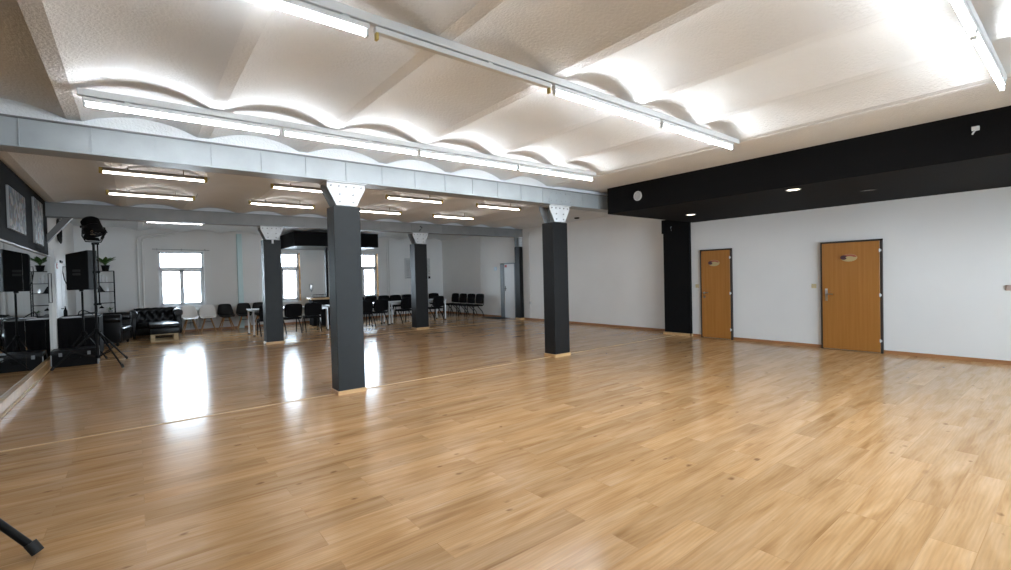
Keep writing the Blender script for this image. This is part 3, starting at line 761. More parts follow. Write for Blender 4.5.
tag(m.build('riser_pipes', 'wallfar', smooth=True), 'wall-coloured vertical pipes right of the rightmost window', 'pipe')
t = thing('downpipe', 'pale teal square downpipe on the window wall behind the black shell chairs', 'pipe', (2.745, YF, 0))
m = MB(); m.box(-0.075, -0.10, 0.0, 0.075, -0.003, 3.145, 0.01); m.build('duct', 'teal', t)
for z in (0.9, 2.1):
    m = MB(); m.box(-0.085, -0.11, z, 0.085, -0.002, z + 0.03, 0.004); m.build('strap', 'teal', t)
# radiator
t = thing('radiator', 'white ribbed radiator below the leftmost window', 'radiator', (1.17, YF - 0.09, 0))
m = MB(); m.box(-0.5, -0.03, 0.13, 0.5, 0.03, 0.17, 0.01); m.box(-0.5, -0.03, 0.64, 0.5, 0.03, 0.69, 0.01); m.build('manifold', 'white', t)
for i in range(13):
    m = MB(); m.box(-0.48 + i * 0.08 - 0.018, -0.05, 0.12, -0.48 + i * 0.08 + 0.018, 0.05, 0.70, 0.012); m.build('rib', 'white', t)
m = MB(); m.tube([(XF - 0.008, 14.96, 0.06), (XF - 0.008, 14.96, 3.1)], 0.007, 6)
tag(m.build('wall_cable', 'wall', smooth=True), 'thin pale cable running down the right wall above the row of chairs', 'cable')
for xo, zo, mt, lb in ((0.655, 2.36, 'blue', 'small bluish ornament hanging in the upper pane of the leftmost window'), (0.775, 2.33, 'red', 'small reddish ornament hanging in the upper pane of the leftmost window')):
    t = thing('window_ornament', lb, 'ornament', (xo, YF + 0.07, zo))
    m = MB(); m.cyl((0, 0, 0.03), (0, 0, 0.17), 0.004, seg=6); m.build('string', 'grey', t)
    m = MB(); m.lathe([(0.006, -0.05), (0.028, -0.01), (0.03, 0.01), (0.006, 0.04)], 10); m.lathe([(0.004, 0.06), (0.018, 0.08), (0.004, 0.10)], 10); m.build('bead', mt, t, smooth=True)
# poster board
t = thing('poster_board', 'pale printed poster board on the window wall behind the dark rear column', 'poster', (9.38, YF, 1.95))
m = MB(); m.box(-0.60, -0.012, -0.43, 0.60, -0.002, 0.42, 0.003, 1); m.build('sheet', 'poster', t)
m = MB(); random.seed(3)
for i in range(13):
    for c0 in (-0.52, -0.1, 0.26):
        ln = random.uniform(0.18, 0.34)
        m.box(c0, -0.0135, 0.30 - i * 0.05, c0 + ln, -0.012, 0.316 - i * 0.05)
m.box(-0.15, -0.0135, 0.35, 0.15, -0.012, 0.40); m.box(-0.52, -0.0135, -0.39, -0.30, -0.012, -0.36)
m.build('print', 'ink', t)
tag(MB().box(9.88, YF - 0.03, 1.50, 9.97, YF, 1.60, 0.006).build('black_box', 'blackplastic'), 'small black box on the window wall below the poster board', 'box')

# bar corner: canopy, counter, post
t = thing('bar_canopy', 'black boxed canopy hanging from the ceiling above the bar', 'canopy', (5.44, 16.95, 0))
m = MB(); m.box(-1.41, -0.95, 2.665, 1.42, 0.92, 3.135); m.build('box', 'black', t)
m = MB(); m.box(-1.40, -0.94, 2.65, 1.41, 0.92, 2.667); m.build('underside', 'hoodunder', t)
t = thing('bar_counter', 'wooden-topped bar counter behind the chairs under the black canopy', 'counter', (5.35, 16.55, 0))
m = MB(); m.box(-0.72, -0.22, 0.0, 0.85, 0.22, 0.88); m.build('body', 'blackband', t)
m = MB(); m.box(-0.78, -0.28, 0.88, 0.9, 0.27, 0.945, 0.006); m.build('worktop', 'counter', t)
m = MB(); m.box(-0.72, -0.232, 0.0, 0.85, -0.218, 0.86); m.build('front_panel', 'black', t)
tag(MB().box(5.12, 16.40, 0.945, 5.20, 16.52, 2.65, 0.004).build('post', 'blackmetal'), 'slim black post from the bar counter up to the canopy', 'post')
t = thing('soap_dispenser', 'grey dispenser on the wall above the bar counter', 'dispenser', (5.02, YF, 1.27))
m = MB(); m.box(-0.06, -0.10, -0.08, 0.06, 0, 0.14, 0.025, 3); m.build('tank', 'silver', t, smooth=True)
m = MB(); m.box(-0.03, -0.08, -0.13, 0.03, -0.02, -0.07, 0.008); m.cyl((0, -0.05, -0.13), (0, -0.05, -0.17), 0.012); m.build('nozzle', 'grey', t)
t = thing('dish_rack', 'dark wire dish rack standing on the bar counter', 'rack', (4.87, 16.5, 0.945))
m = MB()
for z in (0.01, 0.10): m.tube([(-0.2, -0.13, z), (0.2, -0.13, z), (0.2, 0.13, z), (-0.2, 0.13, z)], 0.006, 6, True)
for i in range(9): m.tube([(-0.2 + 0.05 * i, -0.13, 0.10), (-0.2 + 0.05 * i, -0.13, 0.01), (-0.2 + 0.05 * i, 0.13, 0.01), (-0.2 + 0.05 * i, 0.13, 0.10)], 0.004, 5)
m.build('wire_basket', 'blackmetal', t)
m = MB(); m.box(-0.19, -0.12, 0.002, 0.19, 0.12, 0.012, 0.003); m.build('tray', 'grey', t)

# ================================================================== SEATING AND TABLES
def conf_chair(name, label, loc, rz, group):
    """stacking chair, faces local +y"""
    t = thing(name, label, 'chair', loc, rz, group)
    m = MB(); m.box(-0.225, -0.20, 0.42, 0.225, 0.235, 0.48, 0.022, 3); m.build('seat', 'fabric', t, smooth=True)
    def back(u, v):
        x = (u - 0.5) * 0.48; z = 0.50 + v * 0.375
        e = 1 - 0.10 * max(0, (v - 0.75) / 0.25) ** 2 - 0.05 * max(0, (0.25 - v) / 0.25) ** 2
        return (x * e, -0.215 - 0.05 * v + 0.09 * (x / 0.24) ** 2 * 0.35, z - 0.03 * abs(x / 0.26) ** 4 * (1 if v > 0.5 else -1))
    m = MB(); m.grid(back, 10, 8); m.build('backrest', 'fabric', t, smooth=True, solid=0.045)
    for s in (-1, 1):
        m = MB(); m.tube([(s * 0.21, 0.205, 0.44), (s * 0.212, 0.235, 0.22), (s * 0.212, 0.255, 0.012)], 0.016, 8); m.build('leg', 'blackmetal', t, smooth=True)
        m = MB(); m.tube([(s * 0.21, 0.05, 0.44), (s * 0.212, -0.16, 0.22), (s * 0.212, -0.25, 0.012)], 0.016, 8); m.build('leg', 'blackmetal', t, smooth=True)
        m = MB(); m.tube([(s * 0.212, 0.19, 0.43), (s * 0.212, -0.19, 0.43), (s * 0.215, -0.235, 0.47), (s * 0.20, -0.25, 0.70)], 0.011, 8); m.build('back_support', 'blackmetal', t, smooth=True)
    return t
TABLE_G = 'black chairs along the near side of the tables'
WINDOW_G = 'black chairs along the window wall'
SIDE_G = 'black chairs in a row along the right wall'
base = conf_chair('conference_chair', 'black chair half hidden behind the slim grey rear column', (2.87, 14.5, 0), 0.0, TABLE_G)
front_chairs = [
    (3.50, 14.50, 0.05, 'black chair seen from behind, just right of the slim grey rear column'),
    (4.08, 14.52, -0.08, 'black chair seen from behind, just left of the nearest column'),
    (5.62, 14.46, 0.0, 'black chair half hidden by the right side of the nearest column'),
    (6.16, 14.50, 0.0, 'black chair seen from behind, left of the joint between two tables'),
    (7.14, 14.66, 0.10, 'black chair seen from behind, just left of the dark rear column'),
    (8.36, 14.72, 0.22, 'black chair at the table end, right of the dark rear column')]
for x, y, r, s in front_chairs: dup(base, (x, y, 0), r, s, TABLE_G)
for x, s in ((6.68, 'black chair by the rightmost window, beside the nearest column'), (7.19, 'black chair just right of the rightmost window, beyond the table'),
             (7.72, 'black chair on the window wall in front of the riser pipes'), (8.22, 'black chair on the window wall, next left of the one by the rear column'),
             (8.74, 'black chair at the window wall, partly behind the dark rear column'), (9.98, 'black chair on the window wall, right of the dark rear column')):
    dup(base, (x, 17.38, 0), pi + random.uniform(-0.015, 0.015), s, WINDOW_G)
for y, s in ((16.30, 'farthest black chair of the row along the right wall'), (15.72, 'second farthest black chair of the row along the right wall'),
             (15.14, 'second nearest black chair of the row along the right wall'), (14.56, 'nearest black chair of the row along the right wall, beside the door mat')):
    dup(base, (10.02, y, 0), pi / 2, s, SIDE_G)

def table(label, x0, x1, y0, y1):
    t = thing('folding_table', label, 'table', ((x0 + x1) / 2, (y0 + y1) / 2, 0), 0, 'pale tables in a row before the windows')
    hx, hy = (x1 - x0) / 2, (y1 - y0) / 2
    m = MB(); m.box(-hx, -hy, 0.715, hx, hy, 0.745, 0.006); m.build('tabletop', 'tabletop', t)
    m = MB(); m.box(-hx + 0.06, -hy + 0.05, 0.66, hx - 0.06, -hy + 0.075, 0.715); m.box(-hx + 0.06, hy - 0.075, 0.66, hx - 0.06, hy - 0.05, 0.715); m.build('apron', 'silver', t)
    for sx in (-1, 1):
        for sy in (-1, 1):
            m = MB(); m.cyl((sx * (hx - 0.05), sy * (hy - 0.05), 0.03), (sx * (hx - 0.05), sy * (hy - 0.05), 0.715), 0.026, seg=12); lg = m.build('leg', 'silver', t, smooth=True)
            m = MB(); m.cyl((sx * (hx - 0.05), sy * (hy - 0.05), 0), (sx * (hx - 0.05), sy * (hy - 0.05), 0.035), 0.03, seg=12); m.build('foot', 'rubber', lg)
table('pale table behind the slim grey rear column, left one of the row', 2.50, 4.62, 14.56, 15.40)
table('pale table partly hidden behind the nearest column, middle of the row', 4.68, 6.61, 14.50, 15.25)
table('pale table beyond the dark rear column, right one of the row', 6.65, 8.82, 14.62, 15.35)

def shell_chair(label, x, shell, rz, pad):
    t = thing('shell_chair', label, 'chair', (x, 17.38, 0), rz, 'shell chairs on wooden legs below the windows')
    def surf(u, v):
        # v: 0 front lip -> 1 top of back ; u across
        a = (u - 0.5) * 2
        prof = [(0.25, 0.435), (0.20, 0.455), (0.08, 0.44), (-0.05, 0.435), (-0.14, 0.45), (-0.20, 0.52), (-0.235, 0.63), (-0.262, 0.74), (-0.285, 0.84)]
        wd = [0.185, 0.205, 0.225, 0.232, 0.232, 0.228, 0.212, 0.19, 0.172]
        f = v * (len(prof) - 1); i = min(int(f), len(prof) - 2); k = f - i
        y = prof[i][0] * (1 - k) + prof[i + 1][0] * k; z = prof[i][1] * (1 - k) + prof[i + 1][1] * k; w_ = wd[i] * (1 - k) + wd[i + 1] * k
        lift = (abs(a) ** 2.5)
        side = min(1, max(0, v / 0.4)) * max(0, 1 - max(0, v - 0.55) / 0.45)
        return (a * w_, y + 0.06 * lift * (1 if v > 0.5 else 0) * (1 - 0.4 * v), z + 0.085 * lift * side - (0.02 * abs(a) ** 4 if v > 0.9 else 0))
    m = MB(); m.grid(surf, 10, 16); m.build('seat_shell', shell, t, smooth=True, solid=0.012, sub=1)
    m = MB(); m.box(-0.185, -0.15, 0.445, 0.185, 0.20, 0.472, 0.012, 3); m.build('seat_pad', pad, t, smooth=True)
    for sx in (-1, 1):
        for sy in (-1, 1):
            m = MB(); m.cyl((sx * 0.20, sy * 0.21, 0.0), (sx * 0.07, sy * 0.06, 0.425), 0.014, 0.021, 10); m.build('leg', 'legwood', t, smooth=True)
    m = MB(); m.box(-0.10, -0.09, 0.405, 0.10, 0.09, 0.43, 0.004); m.box(-0.13, -0.012, 0.30, 0.13, 0.012, 0.315); m.build('under_frame', 'blackmetal', t)
    return t
shell_chair('white shell chair on wooden legs beside the leather sofa', 1.27, 'shellwhite', pi + 0.06, 'cushion_pale')
shell_chair('white shell chair on wooden legs next to the black shell chairs', 1.75, 'shellwhite', pi - 0.05, 'cushion_pale')
shell_chair('black shell chair on wooden legs next to the white ones', 2.25, 'shellblack', pi + 0.04, 'shellblack')
shell_chair('black shell chair on wooden legs in front of the teal downpipe', 2.76, 'shellblack', pi - 0.10, 'shellblack')
shell_chair('black shell chair mostly behind the table end and slim rear column', 3.24, 'shellblack', pi, 'shellblack')

def chesterfield(label, name, cat, loc, rz, W, D=0.88):
    """faces local -y; origin at floor centre"""
    t = thing(name, label, cat, loc, rz, 'black tufted leather seats in the lounge corner')
    m = MB(); m.box(-W / 2 + 0.02, -D / 2 + 0.05, 0.09, W / 2 - 0.02, D / 2 - 0.02, 0.30, 0.02, 2); m.build('base', 'leather', t, smooth=True)
    m = MB(); m.box(-W / 2 + 0.17, -D / 2 + 0.01, 0.29, W / 2 - 0.17, D / 2 - 0.20, 0.45, 0.045, 3); m.build('seat_cushion', 'leather', t, smooth=True)
    # rolled, tufted back
    yb = D / 2
    prof = [(yb - 0.20, 0.30), (yb - 0.215, 0.40), (yb - 0.22, 0.50), (yb - 0.215, 0.60), (yb - 0.24, 0.70), (yb - 0.23, 0.78), (yb - 0.17, 0.83), (yb - 0.08, 0.825), (yb - 0.02, 0.78), (yb - 0.005, 0.70), (yb - 0.03, 0.62), (yb - 0.03, 0.30), (yb - 0.03, 0.09)]
    nb = max(3, int((W - 0.3) / 0.17)); span = W - 0.30
    btn = [(-span / 2 + span * (i + 0.5) / nb, 0.44) for i in range(nb)] + [(-span / 2 + span * (i + 1) / nb, 0.56) for i in range(nb - 1)] + [(-span / 2 + span * (i + 0.5) / nb, 0.68) for i in range(nb)]
    def bsurf(u, v):
        x = -W / 2 + 0.10 + (W - 0.2) * u; f = v * (len(prof) - 1); i = min(int(f), len(prof) - 2); k = f - i
        y = prof[i][0] * (1 - k) + prof[i + 1][0] * k; z = prof[i][1] * (1 - k) + prof[i + 1][1] * k
        dp = sum(math.exp(-((x - bx) ** 2 + (z - bz) ** 2) / 0.0016) for bx, bz in btn) if y < yb - 0.12 else 0
        ridge = 0.012 * abs(sin((x + span / 2) / (span / nb) * pi)) if 0.66 < z else 0
        return (x, y + 0.035 * min(1, dp), z + ridge)
    m = MB(); V = m.grid(bsurf, 60, 26)
    m.bm.faces.new([v for v in V[0]]); m.bm.faces.new([v for v in V[-1]][::-1])
    bk = m.build('backrest', 'leather', t, smooth=True)
    for bx, bz in btn[:nb * 2 - 1]:
        m = MB(); m.lathe([(0.004, -0.006), (0.013, -0.003), (0.013, 0.003), (0.004, 0.007)], 8, T(bx, yb - 0.19, bz, rx=pi / 2)); m.build('button', 'leather', bk, smooth=True)
    for s in (-1, 1):
        xo = s * (W / 2 - 0.08)
        m = MB()
        m.box(xo - 0.075, -D / 2 + 0.03, 0.09, xo + 0.075, D / 2 - 0.04, 0.65, 0.02)
        m.lathe([(0.02, -0.003), (0.10, 0.0), (0.115, 0.02), (0.115, D - 0.12), (0.10, D - 0.1), (0.02, D - 0.1)], 20, T(xo, D / 2 - 0.07, 0.685, rx=pi / 2))
        m.build('armrest', 'leather', t, smooth=True)
    for sx in (-1, 1):
        for sy in (-1, 1):
            m = MB(); m.lathe([(0.02, 0), (0.032, 0.03), (0.025, 0.09)], 10, T(sx * (W / 2 - 0.10), sy * (D / 2 - 0.12), 0)); m.build('foot', 'blackmetal', t, smooth=True)
    return t
chesterfield('black tufted leather sofa below the leftmost window', 'leather_sofa', 'sofa', (0.42, 17.0, 0), 0.0, 1.20)
chesterfield('black leather armchair behind the tripods, facing the pallet table', 'leather_armchair', 'armchair', (-0.66, 15.72, 0), radians(80), 1.25, 0.95)

# pallet coffee table
t = thing('pallet_table', 'low pallet table with a black padded top before the sofa', 'coffee table', (0.56, 15.85, 0))
for i, y in enumerate((-0.36, 0.0, 0.36)):
    m = MB(); m.box(-0.30, y - 0.05, 0.0, 0.30, y + 0.05, 0.022); 
    m.build('runner', 'pallet', t)
for x in (-0.25, 0.0, 0.25):
    for y in (-0.36, 0.0, 0.36):
        if x == 0.0: continue
        m = MB(); m.box(x - 0.05, y - 0.06, 0.022, x + 0.05, y + 0.06, 0.17, 0.003, 1); m.build('block', 'pallet', t)
for i in range(5):
    m = MB(); m.box(-0.30, -0.42 + i * 0.186, 0.17, 0.30, -0.42 + i * 0.186 + 0.10, 0.195); m.build('deck_board', 'pallet', t)
m = MB(); m.box(-0.32, -0.45, 0.195, 0.33, 0.45, 0.36, 0.02, 2); m.build('upholstered_box', 'leather', t, smooth=True)
m = MB(); m.box(-0.33, -0.46, 0.36, 0.34, 0.46, 0.46, 0.03, 3); m.build('top_cushion', 'leather', t, smooth=True)

# wire shelf with objects
SX, SY = -0.69, 17.45
t = thing('metal_shelf', 'tall narrow black metal shelf in the left corner', 'shelf', (SX, SY, 0))
for sx in (-1, 1):
    for sy in (-1, 1):
        m = MB(); m.box(sx * 0.20 - 0.012, sy * 0.15 - 0.012, 0, sx * 0.20 + 0.012, sy * 0.15 + 0.012, 1.94); m.build('post', 'blackmetal', t)
SHELF_Z = [0.35, 0.72, 1.02, 1.34, 1.60, 1.925]
for z in SHELF_Z:
    m = MB(); m.box(-0.205, -0.155, z, 0.205, 0.155, z + 0.015); m.build('shelf_board', 'blackmetal', t)
def plant(label, loc, pot_h, pot_r, n, ln, potmat='blackplastic', seed=1):
    t = thing('potted_plant', label, 'plant', loc)
    m = MB(); m.lathe([(pot_r * 0.7, 0), (pot_r * 0.95, pot_h * 0.9), (pot_r, pot_h * 0.9), (pot_r, pot_h), (pot_r * 0.85, pot_h), (pot_r * 0.8, pot_h * 0.85)], 16); m.build('pot', potmat, t, smooth=True)
    random.seed(seed); m = MB()
    for i in range(n):
        a = 2 * pi * i / n + random.uniform(-0.3, 0.3); L_ = ln * random.uniform(0.7, 1.15); bend = random.uniform(0.5, 1.2); wd = ln * 0.13
        for j in range(1): pass
        rows = []
        for k in range(8):
            s = k / 7; rr = L_ * s * (0.35 + 0.5 * bend * s); zz = pot_h * 0.85 + L_ * (s - 0.55 * bend * s * s)
            wv = wd * sin(pi * min(1, 0.12 + 0.88 * s)) * (1 if s < 1 else 0.05) * (0.35 if s < 0.3 else 1)
            c = Vector((rr * cos(a), rr * sin(a), zz)); p = Vector((-sin(a), cos(a), 0)) * wv
            rows.append((m.bm.verts.new(c - p), m.bm.verts.new(c + Vector((0, 0, -wv * 0.25))), m.bm.verts.new(c + p)))
        for A, B in zip(rows, rows[1:]):
            m.bm.faces.new((A[0], A[1], B[1], B[0])); m.bm.faces.new((A[1], A[2], B[2], B[1]))
    m.build('foliage', 'leaf', t, smooth=True, solid=0.004)
plant('potted plant with arching leaves on top of the black metal shelf', (SX + 0.02, SY, 1.94), 0.16, 0.10, 15, 0.44, seed=4)
plant('small leafy plant low on the black metal shelf', (SX + 0.10, SY - 0.05, 0.735), 0.09, 0.055, 12, 0.13, 'grey', seed=8)
t = thing('lantern', 'small pale house-shaped lantern on the black metal shelf', 'lantern', (SX - 0.09, SY - 0.05, 0.735))
m = MB()
for sx in (-1, 1):
    for sy in (-1, 1): m.box(sx * 0.05 - 0.006, sy * 0.05 - 0.006, 0, sx * 0.05 + 0.006, sy * 0.05 + 0.006, 0.15)
m.box(-0.06, -0.06, 0, 0.06, 0.06, 0.012); m.build('body', 'paper', t)
m = MB(); m.lathe([(0.085, 0.15), (0.06, 0.18), (0.012, 0.215), (0.006, 0.235)], 4, Matrix.Rotation(pi / 4, 4, 'Z')); m.build('roof', 'blackmetal', t)
t = thing('glass_vase', 'pale glass vase cluster on the upper shelf of the black rack', 'vase', (SX - 0.06, SY - 0.04, 1.615))
m = MB()
for px, py, s in ((-0.06, 0, 1.0), (0.02, -0.03, 1.25), (0.09, 0.02, 0.9)): m.lathe([(0.022 * s, 0), (0.035 * s, 0.05 * s), (0.020 * s, 0.12 * s), (0.030 * s, 0.17 * s)], 12, Matrix.Translation((px, py, 0)))
m.build('vessel', 'paper', t, smooth=True)
t = thing('desk_clock', 'small dark angular ornament on the middle shelf of the black rack', 'ornament', (SX - 0.08, SY - 0.04, 1.355))
m = MB(); m.prism([(-0.08, 0), (0.08, 0), (0.05, 0.03), (-0.02, 0.17), (-0.06, 0.19)], 0.05); m.build('body', 'blackplastic', t)
m = MB(); m.prism([(0.10, 0), (0.16, 0), (0.15, 0.10), (0.11, 0.12)], 0.04); m.build('pale_piece', 'silver', t)

# ================================================================== STAGE GEAR BY THE MIRROR
# desk draped in black with papers
t = thing('draped_desk', 'long black-draped desk behind the speaker stand', 'desk', (-0.98, 13.87, 0))
def drape(u, v):
    per = [(-0.34, -0.72), (0.34, -0.72), (0.34, 0.72), (-0.34, 0.72)]
    f = u * 4; i = int(f) % 4; k = f - int(f)
    a, b2 = per[i], per[(i + 1) % 4]
    x, y = a[0] * (1 - k) + b2[0] * k, a[1] * (1 - k) + b2[1] * k
    wv = 0.012 * sin(u * 2 * pi * 26) * v
    n = Vector((x, y * 0.45, 0)).normalized()
    return (x + n.x * wv, y + n.y * wv, 0.845 - v * 0.83)
m = MB(); m.grid(drape, 160, 4); m.build('drape', 'fabric', t, smooth=True)
m = MB(); m.box(-0.345, -0.725, 0.83, 0.345, 0.725, 0.855, 0.006); m.build('desk_top', 'blackplastic', t)
for sx in (-1, 1):
    for sy in (-1, 1):
        m = MB(); m.cyl((sx * 0.29, sy * 0.66, 0), (sx * 0.29, sy * 0.66, 0.83), 0.018); m.build('leg', 'blackmetal', t)
tag(MB().obox((0.30, 0.42, 0.012), T(-1.10, 13.50, 0.862, rz=0.2), 0.002).build('paper_stack', 'paper'), 'white papers lying on the black-draped desk', 'papers')
tag(MB().obox((0.24, 0.32, 0.010), T(-0.82, 14.22, 0.861, rz=-0.25), 0.002).build('paper_sheet', 'paper'), 'pale sheets at the right end of the draped desk', 'papers')
m = MB(); m.tube([(-1.02, 13.82, 0.87), (-1.0, 13.87, 0.95), (-0.95, 13.94, 0.99), (-0.88, 14.0, 0.95), (-0.78, 14.05, 0.875)], 0.010, 6)
m.cyl((-1.02, 13.82, 0.856), (-1.02, 13.82, 0.872), 0.05)
tag(m.build('desk_cable', 'rubber', smooth=True), 'black cable arching over the draped desk', 'cable')
t = thing('bottle', 'small dark bottle on the left of the draped desk', 'bottle', (-1.22, 13.90, 0.856))
m = MB(); m.lathe([(0.03, 0), (0.033, 0.01), (0.033, 0.13), (0.014, 0.18), (0.012, 0.21)], 12); m.build('body', 'blackplastic', t, smooth=True)
m = MB(); m.lathe([(0.015, 0.208), (0.015, 0.235)], 12); m.build('cap', 'grey', t)

# flight case
t = thing('flight_case', 'low black flight case on the floor below the speaker', 'case', (-0.95, 12.25, 0))
m = MB(); m.box(-0.33, -0.22, 0.0, 0.33, 0.22, 0.30, 0.006); m.build('body', 'blackplastic', t)
m = MB(); m.box(-0.335, -0.225, 0.235, 0.335, 0.225, 0.315, 0.010); m.build('lid', 'leather', t)
m = MB()
for sx in (-1, 1):
    for sy in (-1, 1): m.box(sx * 0.328 - 0.008, sy * 0.218 - 0.008, 0, sx * 0.328 + 0.008, sy * 0.218 + 0.008, 0.235)
m.build('corner_edge', 'grey', t)
m = MB(); m.tube([(-0.08, -0.225, 0.16), (-0.08, -0.255, 0.15), (0.08, -0.255, 0.15), (0.08, -0.225, 0.16)], 0.010); m.build('handle', 'blackmetal', t, smooth=True)
for x in (-0.2, 0.2):
    m = MB(); m.box(x - 0.025, -0.232, 0.20, x + 0.025, -0.222, 0.27, 0.003); m.build('latch', 'bolt', t)

def tripod(t, legs, zj, ztop, r_leg=0.013, r_pole=0.018, brace=True, zlow=0.20):
    m = MB(); m.cyl((0, 0, zlow), (0, 0, ztop), r_pole, seg=12); m.build('pole', 'blackmetal', t, smooth=True)
    m = MB(); m.cyl((0, 0, zj - 0.04), (0, 0, zj + 0.05), r_pole * 2.0, seg=14); m.build('collar', 'blackplastic', t)
    m = MB(); m.cyl((0, 0, zlow), (0, 0, zlow + 0.06), r_pole * 1.8, seg=14); m.build('collar', 'blackplastic', t)
    m = MB(); m.cyl((r_pole, 0, zj), (r_pole * 3.2, 0.01, zj), 0.014, seg=10); m.build('knob', 'rubber', t)
    for lx_, ly_ in legs:
        d = Vector((lx_, ly_, 0)).normalized()
        m = MB(); m.cyl(d * r_pole * 1.7 + Vector((0, 0, zj)), (lx_, ly_, 0.03), r_leg, seg=10); lg = m.build('leg', 'blackmetal', t, smooth=True)
        m = MB(); v = (Vector((lx_, ly_, 0.03)) - Vector((0, 0, zj))).normalized()
        m.cyl(Vector((lx_, ly_, 0.045)) - v * 0.05, Vector((lx_, ly_, 0.024)), r_leg * 1.45, seg=18); m.build('rubber_foot', 'rubber', lg, smooth=True)
        if brace:
            m = MB(); p = Vector((0, 0, zj)).lerp(Vector((lx_, ly_, 0.03)), 0.55); m.cyl((d.x * 0.03, d.y * 0.03, zlow + 0.03), p, r_leg * 0.7, seg=8); m.build('brace', 'blackmetal', t, smooth=True)
# speaker on stand
t = thing('speaker_stand', 'black tripod stand under the loudspeaker by the mirror', 'stand', (-0.86, 12.72, 0))
tripod(t, [(0.0, 0.40), (-0.35, -0.20), (0.35, -0.20)], 0.55, 1.408, zlow=0.33, brace=False)
t = thing('loudspeaker', 'black loudspeaker on a tripod stand in front of the mirror wall', 'speaker', (-0.87, 12.72, 1.44), radians(-12))
def trap(z0, z1): return None
m = MB()
poly = [(-0.17, -0.19), (0.17, -0.19), (0.22, 0.16), (0.20, 0.20), (-0.20, 0.20), (-0.22, 0.16)]
tb = bmesh.new()
lo = [tb.verts.new((x, y, 0.0)) for x, y in poly]; hi = [tb.verts.new((x, y, 0.70 + 0.10 * (x + 0.2) / 0.4)) for x, y in poly]
tb.faces.new(lo[::-1]); tb.faces.new(hi)
for i in range(6): tb.faces.new((lo[i], lo[(i + 1) % 6], hi[(i + 1) % 6], hi[i]))
bmesh.ops.bevel(tb, geom=tb.edges[:], offset=0.008, segments=2, affect='EDGES')
m.add(tb); m.build('cabinet', 'blackplastic', t)
m = MB(); m.box(-0.19, 0.195, 0.04, 0.19, 0.208, 0.64, 0.006); m.build('grille', 'blackmetal', t)
for z in (0.36, 0.29):
    m = MB(); m.box(-0.07, -0.197, z, 0.05, -0.186, z + 0.045, 0.006); m.build('recess', 'rubber', t)
m = MB(); m.tube([(-0.17, -0.10, 0.46), (-0.23, -0.12, 0.47), (-0.235, -0.12, 0.35), (-0.215, -0.12, 0.20), (-0.18, -0.11, 0.10)], 0.008); m.build('cable', 'rubber', t, smooth=True)
m = MB(); m.cyl((0, 0, -0.03), (0, 0, 0.01), 0.035); m.build('pole_socket', 'blackmetal', t)

# light stand with spotlight
LSX, LSY = -0.60, 11.58
t = thing('light_stand', 'tall black tripod light stand in front of the flight case', 'stand', (LSX, LSY, 0))
tripod(t, [(0.37, -0.62), (0.41, 0.66), (-0.63, -0.05)], 0.66, 2.315, r_leg=0.015, r_pole=0.020, brace=True, zlow=0.16)
m = MB(); m.cyl((0.055, 0.02, 1.15), (0.055, 0.02, 2.31), 0.012); m.build('second_tube', 'blackmetal', t)
for z in (1.15, 1.75, 2.28):
    m = MB(); m.box(-0.03, -0.01, z, 0.08, 0.04, z + 0.035, 0.004); m.build('clamp', 'blackplastic', t)
t = thing('spotlight', 'black stage spotlight with flaps on top of the light stand', 'spotlight', (LSX, LSY, 2.33), radians(30))
TL = T(0, 0, 0.26, rx=radians(148))
m = MB(); m.lathe([(0.05, -0.20), (0.11, -0.19), (0.125, -0.15), (0.125, -0.02), (0.145, 0.0), (0.145, 0.12), (0.13, 0.125), (0.12, 0.06)], 22, TL); hs = m.build('housing', 'blackmetal', t, smooth=True)
for k in range(7):
    m = MB(); m.lathe([(0.126, -0.155 + k * 0.020), (0.140, -0.152 + k * 0.020), (0.140, -0.146 + k * 0.020), (0.126, -0.143 + k * 0.020)], 22, TL); m.build('cooling_fin', 'blackmetal', hs)
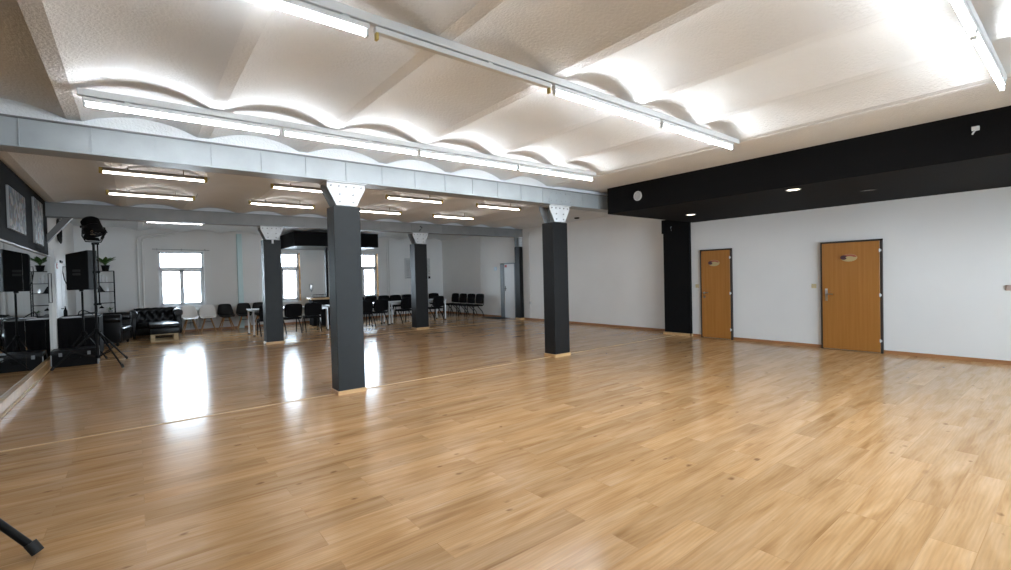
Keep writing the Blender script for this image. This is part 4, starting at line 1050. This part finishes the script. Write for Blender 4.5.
m = MB(); m.lathe([(0.004, 0.075), (0.118, 0.075), (0.118, 0.07), (0.004, 0.07)], 22, TL); m.build('lens', 'lens', t)
for k in range(4):
    m = MB(); R = TL @ Matrix.Rotation(k * pi / 2, 4, 'Z')
    m.add(MB().box(-0.11, 0.0, 0.0, 0.11, 0.004, 0.09).bm, R @ Matrix.Translation((0, 0.135, 0.12)) @ Matrix.Rotation(radians(-8 + 10 * k), 4, 'X')); m.build('barn_door', 'blackmetal', t)
m = MB(); m.tube([(0.16, 0, 0.27), (0.17, 0, 0.10), (0.12, 0, 0.0), (-0.12, 0, 0.0), (-0.17, 0, 0.10), (-0.16, 0, 0.27)], 0.011); m.build('yoke', 'blackmetal', t, smooth=True)
for s in (-1, 1):
    m = MB(); m.cyl((s * 0.12, 0, 0.265), (s * 0.19, 0, 0.265), 0.024); m.build('knob', 'rubber', t)
random.seed(11); m = MB()
for k in range(9):
    a0 = random.uniform(0, 6.28); pts = []
    for i in range(12):
        a = a0 + i * 0.45; pts.append((0.14 * cos(a) + random.uniform(-0.015, 0.015), 0.13 * sin(a), 0.10 + 0.10 * random.random() + 0.02 * i * (0.5 if k % 2 else 0.2)))
    m.tube(pts, 0.009, 5)
m.build('cable_bundle', 'rubber', t, smooth=True)

# tripod foot in the near left corner
foot = Vector((-0.473, 3.663, 0.03)); ctr = Vector((-0.985, 3.86, 0))
t = thing('speaker_stand', 'black tripod stand leg with rubber foot in the bottom left corner', 'stand', (ctr.x, ctr.y, 0))
tripod(t, [(foot.x - ctr.x, foot.y - ctr.y), (0.0, 0.54), (-0.26, -0.47)], 0.61, 1.40, r_leg=0.020, brace=False, zlow=0.30)

# door mat
t = thing('door_mat', 'dark door mat on the floor in front of the white door', 'mat', (10.28, 13.65, 0))
m = MB(); m.box(-0.28, -0.50, 0.0, 0.28, 0.50, 0.012, 0.004); m.build('pile', 'mat', t)
m = MB(); m.box(-0.30, -0.52, 0.0, 0.30, 0.52, 0.006, 0.002, 1); m.build('border', 'rubber', t)
